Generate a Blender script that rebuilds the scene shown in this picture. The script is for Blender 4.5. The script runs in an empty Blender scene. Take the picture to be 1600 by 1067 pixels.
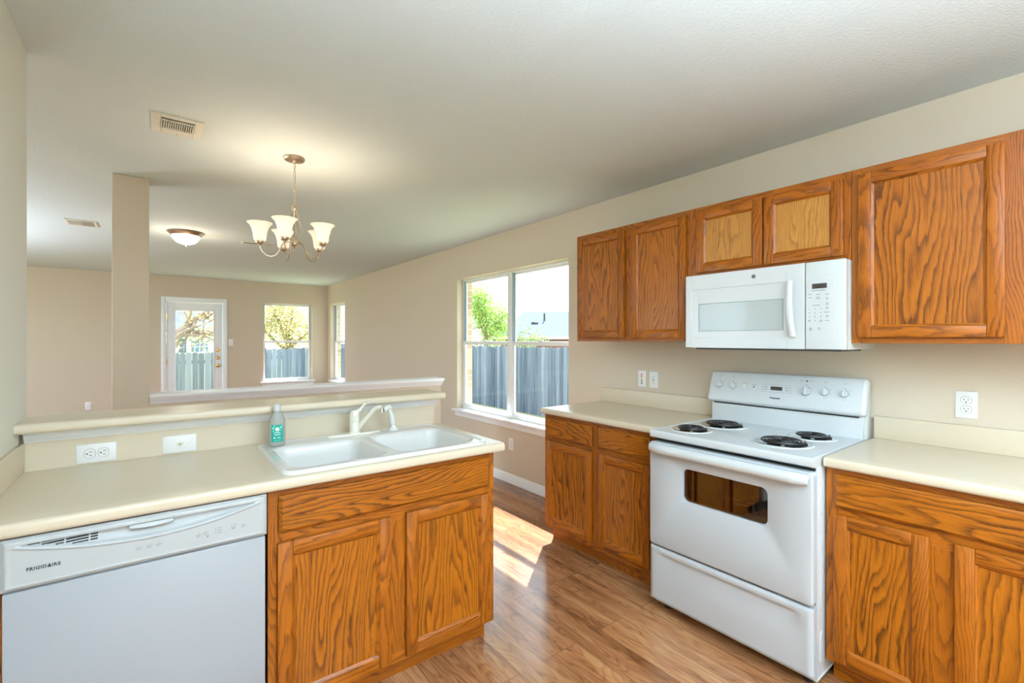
import bpy, bmesh, math, random
from mathutils import Vector, Matrix, noise
R = math.radians
PI = math.pi
C = bpy.context.scene.collection
S = bpy.context.scene

# ------------------------------------------------------------------ camera
cam = bpy.data.cameras.new('camera')
cam.sensor_width = 36.0
cam.lens = 733.0 / 1600.0 * 36.0
cam.shift_y = -2.5 / 1600.0
cam.clip_start = 0.02
cam.clip_end = 400
co = bpy.data.objects.new('camera', cam)
C.objects.link(co)
co.location = (0, 0, 1.38)
co.rotation_euler = (R(90), 0, R(-37.4))
S.camera = co

# ------------------------------------------------------------------ world, sun, exposure
W = bpy.data.worlds.new('world')
S.world = W
W.use_nodes = True
bgn = W.node_tree.nodes['Background']
bgn.inputs['Color'].default_value = (0.74, 0.88, 1.0, 1)
bgn.inputs['Strength'].default_value = 3.0
sl = bpy.data.lights.new('sun', 'SUN')
sl.energy = 20.0
sl.angle = R(0.6)
sl.color = (0.93, 0.96, 1.0)
so = bpy.data.objects.new('sun', sl)
C.objects.link(so)
so.rotation_euler = Vector((-0.736, -0.60, -1.0)).to_track_quat('-Z', 'Y').to_euler()
so.location = (8, 8, 12)


def lamp(name, kind, loc, energy, color=(1, 1, 1), size=0.1, rot=None, size_y=None, parent=None):
    l = bpy.data.lights.new(name, kind)
    l.energy = energy
    l.color = color
    if kind == 'AREA':
        l.size = size
        if size_y:
            l.shape = 'RECTANGLE'
            l.size_y = size_y
    else:
        l.shadow_soft_size = size
    o = bpy.data.objects.new(name, l)
    C.objects.link(o)
    o.location = loc
    if rot:
        o.rotation_euler = rot
    if parent:
        o.parent = parent
    return o


# two added soft fill lights behind the camera, with no fixture
lamp('kitchen_fill_light', 'POINT', (0.35, -0.95, 1.98), 9, (0.67, 0.84, 1.0), 0.20)
lamp('kitchen_fill_light', 'POINT', (1.45, -1.6, 1.98), 14, (0.67, 0.84, 1.0), 0.20)
# two added upward spots behind the camera, standing in for bounced flash
for p_, e_ in (((0.30, -0.70, 1.45), 720), ((0.85, -2.0, 1.45), 1150)):
    l_ = lamp('added_uplight', 'SPOT', p_, e_, (0.71, 0.86, 1.0), 0.15, (R(180), 0, 0))
    l_.data.spot_size = R(150)
    l_.data.spot_blend = 0.8
# added uplights, unseen left of the frame, to brighten the living room ceiling
for p_, e_ in (((-2.6, 6.4, 1.35), 230), ((-3.5, 3.9, 1.35), 260)):
    l_ = lamp('added_uplight', 'SPOT', p_, e_, (0.84, 0.92, 1.0), 0.15, (R(180), 0, 0))
    l_.data.spot_size = R(160)
    l_.data.spot_blend = 0.8
lamp('living_room_fill', 'POINT', (-2.2, 5.6, 1.5), 90, (0.74, 0.87, 1.0), 0.18)  # added point fill for the living room, unseen left of the frame

S.view_settings.view_transform = 'Standard'
S.view_settings.look = 'None'
S.view_settings.exposure = 0.30
S.view_settings.gamma = 1.0
S.view_settings.use_curve_mapping = False
S.cycles.use_denoising = True
S.cycles.max_bounces = 10
S.cycles.diffuse_bounces = 6
S.cycles.glossy_bounces = 4
S.cycles.transparent_max_bounces = 16
S.cycles.caustics_reflective = False
S.cycles.caustics_refractive = False
S.cycles.sample_clamp_indirect = 6.0


# ------------------------------------------------------------------ node helpers
def newmat(name):
    m = bpy.data.materials.new(name)
    m.use_nodes = True
    nt = m.node_tree
    return m, nt, nt.nodes['Principled BSDF']


def nd(nt, t, **kw):
    n = nt.nodes.new(t)
    ins = kw.pop('ins', {})
    for k, v in kw.items():
        setattr(n, k, v)
    for k, v in ins.items():
        if isinstance(v, bpy.types.NodeSocket):
            nt.links.new(v, n.inputs[k])
        else:
            n.inputs[k].default_value = v
    return n


def mth(nt, op, a, b=None, c=None):
    n = nt.nodes.new('ShaderNodeMath')
    n.operation = op
    for i, v in enumerate((a, b, c)):
        if v is None:
            continue
        if isinstance(v, bpy.types.NodeSocket):
            nt.links.new(v, n.inputs[i])
        else:
            n.inputs[i].default_value = v
    return n.outputs[0]


def ramp(nt, fac, stops):
    n = nt.nodes.new('ShaderNodeValToRGB')
    cr = n.color_ramp
    while len(cr.elements) < len(stops):
        cr.elements.new(0.5)
    for e, (p, c) in zip(cr.elements, stops):
        e.position = p
        e.color = tuple(c) + (1,) if len(c) == 3 else c
    nt.links.new(fac, n.inputs[0])
    return n.outputs[0]


def mixc(nt, fac, a, b, blend='MIX'):
    n = nt.nodes.new('ShaderNodeMix')
    n.data_type = 'RGBA'
    n.blend_type = blend
    for k, v in ((0, fac), (6, a), (7, b)):
        if isinstance(v, bpy.types.NodeSocket):
            nt.links.new(v, n.inputs[k])
        else:
            n.inputs[k].default_value = v if k == 0 else tuple(v) + (1,)
    return n.outputs[2]


def bump(nt, p, h, strength, dist):
    b = nd(nt, 'ShaderNodeBump', ins={'Height': h, 'Strength': strength, 'Distance': dist})
    nt.links.new(b.outputs[0], p.inputs['Normal'])


def srgb(r, g, b):
    f = lambda c: (c / 255 / 12.92) if c <= 10 else ((c / 255 + 0.055) / 1.055) ** 2.4
    return (f(r), f(g), f(b))


def plain(name, col, rough=0.5, metal=0.0, coat=0.0, spec=0.5):
    m, nt, p = newmat(name)
    p.inputs['Base Color'].default_value = tuple(col) + (1,)
    p.inputs['Roughness'].default_value = rough
    p.inputs['Metallic'].default_value = metal
    p.inputs['Coat Weight'].default_value = coat
    p.inputs['Specular IOR Level'].default_value = spec
    return m


def textured(name, col, rough, scale, bstr, bdist, var=0.04, detail=4.0, spec=0.5):
    m, nt, p = newmat(name)
    tc = nd(nt, 'ShaderNodeTexCoord')
    n = nd(nt, 'ShaderNodeTexNoise', ins={'Vector': tc.outputs['Object'], 'Scale': scale, 'Detail': detail})
    n2 = nd(nt, 'ShaderNodeTexNoise', ins={'Vector': tc.outputs['Object'], 'Scale': 1.3, 'Detail': 2.0})
    f = mth(nt, 'ADD', mth(nt, 'MULTIPLY', n.outputs[0], 0.5), mth(nt, 'MULTIPLY', n2.outputs[0], 0.5))
    c = mixc(nt, f, [x * (1 - var) for x in col], [min(1, x * (1 + var)) for x in col])
    nt.links.new(c, p.inputs['Base Color'])
    p.inputs['Roughness'].default_value = rough
    p.inputs['Specular IOR Level'].default_value = spec
    if bstr:
        bump(nt, p, n.outputs[0], bstr, bdist)
    return m


def emissive(name, col, strength, base=(0.9, 0.9, 0.9)):
    m, nt, p = newmat(name)
    p.inputs['Base Color'].default_value = tuple(base) + (1,)
    p.inputs['Emission Color'].default_value = tuple(col) + (1,)
    p.inputs['Emission Strength'].default_value = strength
    p.inputs['Roughness'].default_value = 0.35
    return m


def glass_mat(name, tint=(1, 1, 1), refl=1.0, rough=0.0):
    m = bpy.data.materials.new(name)
    m.use_nodes = True
    nt = m.node_tree
    nt.nodes.clear()
    out = nt.nodes.new('ShaderNodeOutputMaterial')
    tr = nd(nt, 'ShaderNodeBsdfTransparent', ins={'Color': tuple(tint) + (1,)})
    gl = nd(nt, 'ShaderNodeBsdfGlossy', ins={'Roughness': rough, 'Color': (0.95, 0.97, 1, 1)})
    fr = nd(nt, 'ShaderNodeFresnel', ins={'IOR': 1.45})
    geo = nt.nodes.new('ShaderNodeNewGeometry')
    f = mth(nt, 'MULTIPLY', mth(nt, 'MULTIPLY', fr.outputs[0], refl), mth(nt, 'SUBTRACT', 1.0, geo.outputs['Backfacing']))
    mx = nt.nodes.new('ShaderNodeMixShader')
    nt.links.new(f, mx.inputs[0])
    nt.links.new(tr.outputs[0], mx.inputs[1])
    nt.links.new(gl.outputs[0], mx.inputs[2])
    nt.links.new(mx.outputs[0], out.inputs[0])
    return m


def oak(name, light, dark, rings=95.0, tilt=0.075, rough=0.33, contrast=1.0, d0=0.0):
    """flat-sawn oak: rings of a slightly tilted log cut by the board; attribute 'grain' = (across, along, depth)"""
    m, nt, p = newmat(name)
    at = nd(nt, 'ShaderNodeAttribute', attribute_name='grain')
    v = at.outputs['Vector']
    sp = nd(nt, 'ShaderNodeSeparateXYZ', ins={0: v})
    A, L, D = sp.outputs
    mp = nd(nt, 'ShaderNodeMapping', ins={'Vector': v, 'Scale': (4.6, 1.25, 4.6)})
    n1 = nd(nt, 'ShaderNodeTexNoise', ins={'Vector': mp.outputs[0], 'Scale': 1.0, 'Detail': 2.0})
    mp2 = nd(nt, 'ShaderNodeMapping', ins={'Vector': v, 'Scale': (26.0, 9.0, 26.0)})
    n2 = nd(nt, 'ShaderNodeTexNoise', ins={'Vector': mp2.outputs[0], 'Scale': 1.0, 'Detail': 3.0, 'Roughness': 0.6})
    mp3 = nd(nt, 'ShaderNodeMapping', ins={'Vector': v, 'Scale': (420.0, 14.0, 420.0)})
    n3 = nd(nt, 'ShaderNodeTexNoise', ins={'Vector': mp3.outputs[0], 'Scale': 1.0, 'Detail': 2.0})
    Aw = mth(nt, 'ADD', A, mth(nt, 'MULTIPLY', mth(nt, 'SUBTRACT', n1.outputs[0], 0.5), 0.19))
    Dw = mth(nt, 'ADD', mth(nt, 'ADD', D, d0), mth(nt, 'MULTIPLY', L, tilt))
    Dw = mth(nt, 'ADD', Dw, mth(nt, 'MULTIPLY', mth(nt, 'SUBTRACT', n1.outputs[0], 0.5), 0.09))
    dist = mth(nt, 'SQRT', mth(nt, 'ADD', mth(nt, 'MULTIPLY', Aw, Aw), mth(nt, 'MULTIPLY', Dw, Dw)))
    dist = mth(nt, 'ADD', dist, mth(nt, 'MULTIPLY', n2.outputs[0], 0.014))
    mp4 = nd(nt, 'ShaderNodeMapping', ins={'Vector': v, 'Scale': (11.0, 0.8, 11.0)})
    n4 = nd(nt, 'ShaderNodeTexNoise', ins={'Vector': mp4.outputs[0], 'Scale': 1.0, 'Detail': 2.0})
    fr = mth(nt, 'FRACT', mth(nt, 'ADD', mth(nt, 'MULTIPLY', dist, rings * 0.8), mth(nt, 'MULTIPLY', n4.outputs[0], 6.0)))
    ring = ramp(nt, fr, [(0.0, (1, 1, 1)), (0.10, (0.85, 0.85, 0.85)), (0.42, (0.22, 0.22, 0.22)), (0.80, (0.0, 0.0, 0.0)), (0.93, (0.35, 0.35, 0.35)), (1.0, (1, 1, 1))])
    pore = ramp(nt, n3.outputs[0], [(0.0, (1, 1, 1)), (0.36, (1, 1, 1)), (0.47, (0.0, 0.0, 0.0)), (1.0, (0, 0, 0))])
    f = mth(nt, 'ADD', mth(nt, 'MULTIPLY', mth(nt, 'MULTIPLY', ring, mth(nt, 'ADD', mth(nt, 'MULTIPLY', n1.outputs[0], 1.5), 0.15)), 0.72 * contrast), mth(nt, 'MULTIPLY', pore, 0.30 * contrast))
    f = mth(nt, 'MINIMUM', mth(nt, 'ADD', f, mth(nt, 'MULTIPLY', mth(nt, 'SUBTRACT', n2.outputs[0], 0.45), 0.35)), 1.0)
    f = mth(nt, 'MAXIMUM', f, 0.0)
    oi = nd(nt, 'ShaderNodeObjectInfo')
    f = mth(nt, 'ADD', f, mth(nt, 'MULTIPLY', mth(nt, 'SUBTRACT', oi.outputs['Random'], 0.5), 0.12))
    f = mth(nt, 'MAXIMUM', f, 0.0)
    c = mixc(nt, f, light, dark)
    nt.links.new(c, p.inputs['Base Color'])
    p.inputs['Roughness'].default_value = rough
    p.inputs['Coat Weight'].default_value = 0.05
    p.inputs['Specular IOR Level'].default_value = 0.32
    p.inputs['Coat Roughness'].default_value = 0.25
    bump(nt, p, mth(nt, 'SUBTRACT', 1.0, f), 0.12, 0.0006)
    return m


def floor_mat():
    m, nt, p = newmat('vinyl_plank')
    tc = nd(nt, 'ShaderNodeTexCoord')
    mp = nd(nt, 'ShaderNodeMapping', ins={'Vector': tc.outputs['Object'], 'Rotation': (0, 0, R(90)), 'Location': (0.30, 0.073, 0)})
    br = nd(nt, 'ShaderNodeTexBrick', ins={'Vector': mp.outputs[0], 'Color1': (0, 0, 0, 1), 'Color2': (1, 1, 1, 1), 'Mortar': (0.5, 0.5, 0.5, 1),
                                          'Scale': 1.0, 'Mortar Size': 0.0011, 'Mortar Smooth': 0.1, 'Brick Width': 1.22, 'Row Height': 0.16})
    br.offset = 0.37
    br.squash = 1.0
    rnd = mth(nt, 'MULTIPLY', br.outputs[0], 7.3)
    sp = nd(nt, 'ShaderNodeSeparateXYZ', ins={0: tc.outputs['Object']})
    vec = nd(nt, 'ShaderNodeCombineXYZ', ins={0: sp.outputs[0], 1: sp.outputs[1], 2: rnd})
    mp1 = nd(nt, 'ShaderNodeMapping', ins={'Vector': vec.outputs[0], 'Scale': (9.0, 1.7, 1.0)})
    n1 = nd(nt, 'ShaderNodeTexNoise', ins={'Vector': mp1.outputs[0], 'Scale': 1.0, 'Detail': 2.0})
    rings = mth(nt, 'FRACT', mth(nt, 'MULTIPLY', n1.outputs[0], 15.0))
    rr = ramp(nt, rings, [(0, (1, 1, 1)), (0.2, (0.35, 0.35, 0.35)), (0.7, (0, 0, 0)), (1, (1, 1, 1))])
    mp2 = nd(nt, 'ShaderNodeMapping', ins={'Vector': vec.outputs[0], 'Scale': (130.0, 5.0, 1.0)})
    n2 = nd(nt, 'ShaderNodeTexNoise', ins={'Vector': mp2.outputs[0], 'Scale': 1.0, 'Detail': 4.0})
    mp3 = nd(nt, 'ShaderNodeMapping', ins={'Vector': vec.outputs[0], 'Scale': (12.0, 1.2, 1.0)})
    n3 = nd(nt, 'ShaderNodeTexNoise', ins={'Vector': mp3.outputs[0], 'Scale': 1.0, 'Detail': 3.0})
    f = mth(nt, 'ADD', mth(nt, 'MULTIPLY', rr, 0.20), mth(nt, 'MULTIPLY', n2.outputs[0], 0.62))
    f = mth(nt, 'ADD', f, mth(nt, 'MULTIPLY', mth(nt, 'SUBTRACT', n3.outputs[0], 0.5), 1.3))
    c = ramp(nt, f, [(0.0, srgb(186, 138, 96)), (0.32, srgb(160, 108, 70)), (0.60, srgb(124, 78, 46)), (0.9, srgb(76, 44, 24))])
    tint = mth(nt, 'ADD', mth(nt, 'MULTIPLY', br.outputs[0], 0.22), 0.86)
    tn = nd(nt, 'ShaderNodeCombineColor', ins={0: tint, 1: tint, 2: tint})
    c = mixc(nt, 1.0, c, tn.outputs[0], 'MULTIPLY')
    c = mixc(nt, mth(nt, 'MULTIPLY', br.outputs['Fac'], 0.75), c, (0.035, 0.022, 0.015))
    nt.links.new(c, p.inputs['Base Color'])
    p.inputs['Roughness'].default_value = 0.19
    p.inputs['Specular IOR Level'].default_value = 0.85
    h = mth(nt, 'SUBTRACT', mth(nt, 'MULTIPLY', n2.outputs[0], 0.4), br.outputs['Fac'])
    bump(nt, p, h, 0.25, 0.001)
    return m


def brick_mat():
    m, nt, p = newmat('tan_brick')
    tc = nd(nt, 'ShaderNodeTexCoord')
    sp = nd(nt, 'ShaderNodeSeparateXYZ', ins={0: tc.outputs['Object']})
    vec = nd(nt, 'ShaderNodeCombineXYZ', ins={0: mth(nt, 'ADD', sp.outputs[0], sp.outputs[1]), 1: sp.outputs[2], 2: 0.0})
    br = nd(nt, 'ShaderNodeTexBrick', ins={'Vector': vec.outputs[0], 'Color1': srgb(214, 196, 172) + (1,), 'Color2': srgb(184, 160, 138) + (1,),
                                          'Mortar': srgb(215, 208, 196) + (1,), 'Scale': 1.0, 'Mortar Size': 0.006, 'Brick Width': 0.21, 'Row Height': 0.075})
    nt.links.new(br.outputs[0], p.inputs['Base Color'])
    p.inputs['Roughness'].default_value = 0.85
    return m


def fence_mat(name, a, b):
    m, nt, p = newmat(name)
    tc = nd(nt, 'ShaderNodeTexCoord')
    at = nd(nt, 'ShaderNodeAttribute', attribute_name='grain')
    mp = nd(nt, 'ShaderNodeMapping', ins={'Vector': at.outputs['Vector'], 'Scale': (30, 1.2, 30)})
    n = nd(nt, 'ShaderNodeTexNoise', ins={'Vector': mp.outputs[0], 'Scale': 1.0, 'Detail': 4.0})
    sp = nd(nt, 'ShaderNodeSeparateXYZ', ins={0: at.outputs['Vector']})
    w = nd(nt, 'ShaderNodeTexWhiteNoise', noise_dimensions='1D', ins={'W': mth(nt, 'FLOOR', mth(nt, 'MULTIPLY', sp.outputs[2], 1.0))})
    f = mth(nt, 'ADD', mth(nt, 'MULTIPLY', n.outputs[0], 0.75), mth(nt, 'MULTIPLY', w.outputs[0], 0.45))
    f = mth(nt, 'SUBTRACT', f, 0.12)
    nt.links.new(ramp(nt, f, [(0.15, a), (0.85, b)]), p.inputs['Base Color'])
    p.inputs['Roughness'].default_value = 0.8
    p.inputs['Specular IOR Level'].default_value = 0.1
    return m


def leaf_mat(name, c1, c2):
    m, nt, p = newmat(name)
    at = nd(nt, 'ShaderNodeAttribute', attribute_name='grain')
    sp = nd(nt, 'ShaderNodeSeparateXYZ', ins={0: at.outputs['Vector']})
    nt.links.new(mixc(nt, sp.outputs[0], c1, c2), p.inputs['Base Color'])
    p.inputs['Roughness'].default_value = 0.6
    p.inputs['Transmission Weight'].default_value = 0.0
    tr = nd(nt, 'ShaderNodeBsdfTranslucent')
    nt.links.new(mixc(nt, sp.outputs[0], c1, c2), tr.inputs[0])
    mx = nt.nodes.new('ShaderNodeMixShader')
    mx.inputs[0].default_value = 0.4
    out = nt.nodes['Material Output']
    nt.links.new(p.outputs[0], mx.inputs[1])
    nt.links.new(tr.outputs[0], mx.inputs[2])
    nt.links.new(mx.outputs[0], out.inputs[0])
    return m


M = {}
M['wall'] = textured('wall_paint_beige', srgb(206, 192, 173), 0.75, 130, 0.25, 0.002, 0.015)
M['wall_far'] = M['wall']
M['wall_kitchen'] = textured('wall_paint_light', srgb(218, 216, 205), 0.7, 130, 0.3, 0.002, 0.01)
M['ceiling'] = textured('ceiling_texture_paint', srgb(208, 218, 221), 0.85, 95, 0.5, 0.003, 0.015, 5)
M['trim'] = plain('white_trim_paint', srgb(240, 243, 248), 0.35)
M['floor'] = floor_mat()
M['laminate'] = textured('beige_laminate', srgb(209, 195, 172), 0.26, 900, 0.0, 0, 0.07, 2)
M['white'] = plain('white_enamel', srgb(207, 211, 213), 0.22, coat=0.3)
M['white_sat'] = plain('white_satin_plastic', srgb(205, 208, 209), 0.38)
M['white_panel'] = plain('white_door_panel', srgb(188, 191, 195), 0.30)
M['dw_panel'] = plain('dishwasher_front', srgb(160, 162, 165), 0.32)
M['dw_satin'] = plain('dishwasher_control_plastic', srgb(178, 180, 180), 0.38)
M['grey_line'] = plain('grey_print_and_shade', srgb(112, 117, 122), 0.5)  # print grey, also used for drawn shadow lines round knobs and receptacles
M['porcelain'] = plain('porcelain', srgb(222, 221, 218), 0.12, coat=0.4)
M['cream'] = plain('cream_plastic', srgb(232, 229, 214), 0.25)
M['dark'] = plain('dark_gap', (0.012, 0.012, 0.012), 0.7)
M['black'] = plain('black_plastic', (0.02, 0.02, 0.022), 0.35)
M['print'] = plain('dark_print', srgb(60, 64, 70), 0.5)
M['display'] = plain('dark_display', srgb(62, 52, 48), 0.15)
M['coil'] = plain('burner_coil', (0.035, 0.033, 0.033), 0.38, 0.6)
M['chrome'] = plain('chrome', (0.75, 0.77, 0.8), 0.12, 1.0)
M['nickel'] = plain('brushed_nickel', srgb(196, 178, 156), 0.28, 1.0)
M['brass'] = plain('brass', srgb(214, 170, 96), 0.22, 1.0)
M['alu'] = plain('white_aluminium', srgb(226, 228, 228), 0.4)
M['alu_dark'] = plain('grey_weather_strip', srgb(120, 140, 155), 0.5)
M['plate'] = plain('white_plate', srgb(240, 241, 242), 0.3)
M['shadeglass'] = emissive('lit_frosted_glass', (1.0, 0.82, 0.56), 0.42, (0.95, 0.9, 0.82))
M['bowlglass'] = emissive('lit_alabaster_bowl', (1.0, 0.86, 0.64), 0.95, (0.95, 0.9, 0.82))
M['glass'] = glass_mat('window_glass', (0.985, 0.985, 0.985), 0.8)
M['oven_glass'] = glass_mat('oven_glass', (0.55, 0.50, 0.42), 5.5, 0.02)
M['mw_glass'] = plain('microwave_mesh_window', srgb(176, 184, 184), 0.12, coat=0.5)
M['oven_dark'] = plain('oven_enamel', (0.035, 0.028, 0.022), 0.4)
M['duct'] = plain('dark_duct', srgb(48, 40, 32), 0.8)
M['vent'] = plain('vent_paint', srgb(216, 214, 203), 0.5)
M['grass'] = textured('lawn_grass', srgb(150, 158, 118), 0.9, 40, 0.6, 0.03, 0.3, spec=0.0)
M['brick'] = brick_mat()
M['red_brick'] = plain('red_brick_wall', srgb(140, 96, 84), 0.9)
M['roof'] = textured('grey_shingles', srgb(104, 110, 122), 0.9, 30, 0.2, 0.01, 0.08, spec=0.0)
M['siding'] = plain('cream_siding', srgb(232, 234, 222), 0.7)
M['fence'] = fence_mat('weathered_fence', srgb(70, 84, 104), srgb(146, 156, 170))
M['fence_pale'] = fence_mat('pale_fence', srgb(100, 110, 118), srgb(150, 156, 162))  # lighter copy of the fence colour, with the sunlit look put into the tone
M['bark'] = textured('tree_bark', srgb(150, 128, 105), 0.9, 12, 0.5, 0.02, 0.25)
M['leaf_green'] = leaf_mat('leaf_green', srgb(118, 158, 66), srgb(190, 210, 120))
M['leaf_bloom'] = leaf_mat('leaf_blossom', srgb(165, 180, 105), srgb(240, 215, 170))
M['leaf_dark'] = leaf_mat('leaf_dark', srgb(90, 125, 75), srgb(170, 190, 120))
OL, OD = srgb(166, 93, 12), srgb(70, 29, 4)
M['oak'] = oak('oak', OL, OD, 100.0)
M['oak_panel'] = oak('oak_panel', OL, srgb(72, 30, 4), 72.0, 0.085, 0.34, 1.0)
M['oak_frame'] = oak('oak_frame', srgb(162, 88, 13), srgb(72, 30, 4), 130.0, 0.05, 0.36, 0.9)
M['oak_pale'] = oak('oak_pale_panel', srgb(182, 126, 58), srgb(124, 72, 26), 120.0, 0.04, 0.36, 0.8)
M['bottle'] = plain('translucent_bottle', srgb(205, 208, 200), 0.25)
M['bottle'].node_tree.nodes['Principled BSDF'].inputs['Transmission Weight'].default_value = 0.45
M['teal'] = plain('teal_label', srgb(0, 150, 136), 0.4)
M['teal_dark'] = plain('teal_label_leaf', srgb(0, 108, 96), 0.4)
M['mint'] = plain('mint_leaf_print', srgb(150, 225, 205), 0.4)
M['label_white'] = plain('label_white_print', srgb(235, 240, 238), 0.4)
M['red'] = plain('red_jack', srgb(190, 40, 30), 0.4)
M['yellow'] = plain('yellow_jack', srgb(225, 180, 40), 0.4)


# ------------------------------------------------------------------ mesh builder
RG = random.Random(5)


class MB:
    def __init__(self, seed=None):
        self.bm = bmesh.new()
        self.lay = self.bm.verts.layers.float_vector.new('grain')
        self.done = self.bm.verts.layers.int.new('done')
        self.lay = self.bm.verts.layers.float_vector['grain']
        self.rg = random.Random(seed if seed is not None else RG.random())

    def _fin(self, n0, g=None, T=None, off=None):
        vs = [v for v in self.bm.verts if v[self.done] == 0]
        for v in vs:
            v[self.done] = 1
        if g:
            idx = ['xyz'.index(c) for c in g]
            c = Vector((0, 0, 0))
            for v in vs:
                c += v.co
            c /= max(1, len(vs))
            if off is None:
                off = (self.rg.uniform(-0.06, 0.06), self.rg.uniform(-3, 3), self.rg.uniform(-0.02, 0.02))
            for v in vs:
                p = v.co
                v[self.lay] = Vector((p[idx[0]] - c[idx[0]] + off[0], p[idx[1]] - c[idx[1]] + off[1], p[idx[2]] - c[idx[2]] + off[2]))
        if T is not None:
            for v in vs:
                v.co = T @ v.co

    def box(self, x0, x1, y0, y1, z0, z1, bev=0.0, seg=2, g=None, T=None, off=None, mat=0):
        n0 = len(self.bm.verts)
        f0 = len(self.bm.faces)
        x0, x1 = sorted((x0, x1)); y0, y1 = sorted((y0, y1)); z0, z1 = sorted((z0, z1))
        r = bmesh.ops.create_cube(self.bm, size=1.0)
        for v in r['verts']:
            v.co = Vector((x0 + (v.co.x + 0.5) * (x1 - x0), y0 + (v.co.y + 0.5) * (y1 - y0), z0 + (v.co.z + 0.5) * (z1 - z0)))
        if bev > 0:
            es = list({e for v in r['verts'] for e in v.link_edges})
            bmesh.ops.bevel(self.bm, geom=es, offset=bev, segments=seg, profile=0.5, affect='EDGES', clamp_overlap=True)
        self.bm.verts.index_update()
        self._fin(n0, g, T, off)
        if mat:
            for f in list(self.bm.faces)[f0:]:
                f.material_index = mat
        return self

    def prism(self, pts, axis, a, b, g=None, T=None, cap=True, off=None):
        """pts: 2D polygon in the two other axes (cyclic order), extruded a..b along axis"""
        n0 = len(self.bm.verts)
        def mk(p, t):
            return {'x': Vector((t, p[0], p[1])), 'y': Vector((p[0], t, p[1])), 'z': Vector((p[0], p[1], t))}[axis]
        A = [self.bm.verts.new(mk(p, a)) for p in pts]
        B = [self.bm.verts.new(mk(p, b)) for p in pts]
        n = len(pts)
        fs = []
        for i in range(n):
            fs.append(self.bm.faces.new((A[i], A[(i + 1) % n], B[(i + 1) % n], B[i])))
        if cap:
            fs.append(self.bm.faces.new(A[::-1]))
            fs.append(self.bm.faces.new(B))
        bmesh.ops.recalc_face_normals(self.bm, faces=fs)
        self._fin(n0, g, T, off)
        return self

    def lathe(self, prof, n=32, c=(0, 0, 0), sx=1.0, sy=1.0, T=None, closed=False):
        n0 = len(self.bm.verts)
        rows = []
        for r, z in prof:
            if r < 1e-6:
                rows.append([self.bm.verts.new((c[0], c[1], c[2] + z))])
            else:
                rows.append([self.bm.verts.new((c[0] + r * sx * math.cos(2 * PI * i / n), c[1] + r * sy * math.sin(2 * PI * i / n), c[2] + z)) for i in range(n)])
        fs = []
        for a, b in zip(rows, rows[1:]):
            for i in range(n):
                j = (i + 1) % n
                if len(a) == 1 and len(b) == 1:
                    continue
                if len(a) == 1:
                    fs.append(self.bm.faces.new((a[0], b[j], b[i])))
                elif len(b) == 1:
                    fs.append(self.bm.faces.new((a[i], a[j], b[0])))
                else:
                    fs.append(self.bm.faces.new((a[i], a[j], b[j], b[i])))
        bmesh.ops.recalc_face_normals(self.bm, faces=fs)
        self._fin(n0, None, T)
        return self

    def tube(self, pts, r, n=10, T=None, cyc=False, cap=True, g=None):
        n0 = len(self.bm.verts)
        pts = [Vector(p) for p in pts]
        N = len(pts)
        rr = r if isinstance(r, (list, tuple)) else [r] * N
        rows = []
        up = None
        for i, p in enumerate(pts):
            if cyc:
                t = (pts[(i + 1) % N] - pts[i - 1])
            else:
                t = pts[min(i + 1, N - 1)] - pts[max(i - 1, 0)]
            t.normalize()
            if up is None:
                up = Vector((0, 0, 1)) if abs(t.z) < 0.9 else Vector((1, 0, 0))
            u = up - t * up.dot(t)
            if u.length < 1e-5:
                u = t.orthogonal()
            u.normalize()
            up = u
            w = t.cross(u)
            rows.append([self.bm.verts.new(p + (u * math.cos(2 * PI * k / n) + w * math.sin(2 * PI * k / n)) * rr[i]) for k in range(n)])
        fs = []
        rng = range(N) if cyc else range(N - 1)
        for i in rng:
            a, b = rows[i], rows[(i + 1) % N]
            for k in range(n):
                fs.append(self.bm.faces.new((a[k], a[(k + 1) % n], b[(k + 1) % n], b[k])))
        if cap and not cyc:
            fs.append(self.bm.faces.new(rows[0][::-1]))
            fs.append(self.bm.faces.new(rows[-1]))
        bmesh.ops.recalc_face_normals(self.bm, faces=fs)
        self._fin(n0, g, T)
        return self

    def text(self, s, size, T, extr=0.0004, spacing=1.0, bold=0.0):
        cu = bpy.data.curves.new('t', 'FONT')
        cu.body = s
        cu.size = size
        cu.extrude = extr
        cu.space_character = spacing
        cu.offset = bold
        cu.align_x = 'CENTER'
        cu.align_y = 'CENTER'
        cu.resolution_u = 3
        o = bpy.data.objects.new('t', cu)
        C.objects.link(o)
        dg = bpy.context.evaluated_depsgraph_get()
        me = bpy.data.meshes.new_from_object(o.evaluated_get(dg))
        n0 = len(self.bm.verts)
        me.transform(T)
        self.bm.from_mesh(me)
        self.lay = self.bm.verts.layers.float_vector['grain']
        self.done = self.bm.verts.layers.int['done']
        for v in self.bm.verts:
            v[self.done] = 1
        bpy.data.objects.remove(o)
        bpy.data.curves.remove(cu)
        bpy.data.meshes.remove(me)
        return self

    def build(self, name, mat, parent=None, smooth=35, mats=None, weld=0):
        me = bpy.data.meshes.new(name)
        if weld:
            bmesh.ops.remove_doubles(self.bm, verts=self.bm.verts, dist=weld)
        self.bm.verts.layers.int.remove(self.bm.verts.layers.int['done'])
        self.bm.to_mesh(me)
        self.bm.free()
        for mm in ([mat] if not mats else mats):
            me.materials.append(mm)
        if smooth:
            me.shade_smooth()
            me.set_sharp_from_angle(angle=R(smooth))
        o = bpy.data.objects.new(name, me)
        C.objects.link(o)
        if parent is not None:
            o.parent = parent
        return o


def tag(o, label=None, cat=None, group=None, kind=None):
    if label: o['label'] = label
    if cat: o['category'] = cat
    if group: o['group'] = group
    if kind: o['kind'] = kind
    return o


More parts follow.
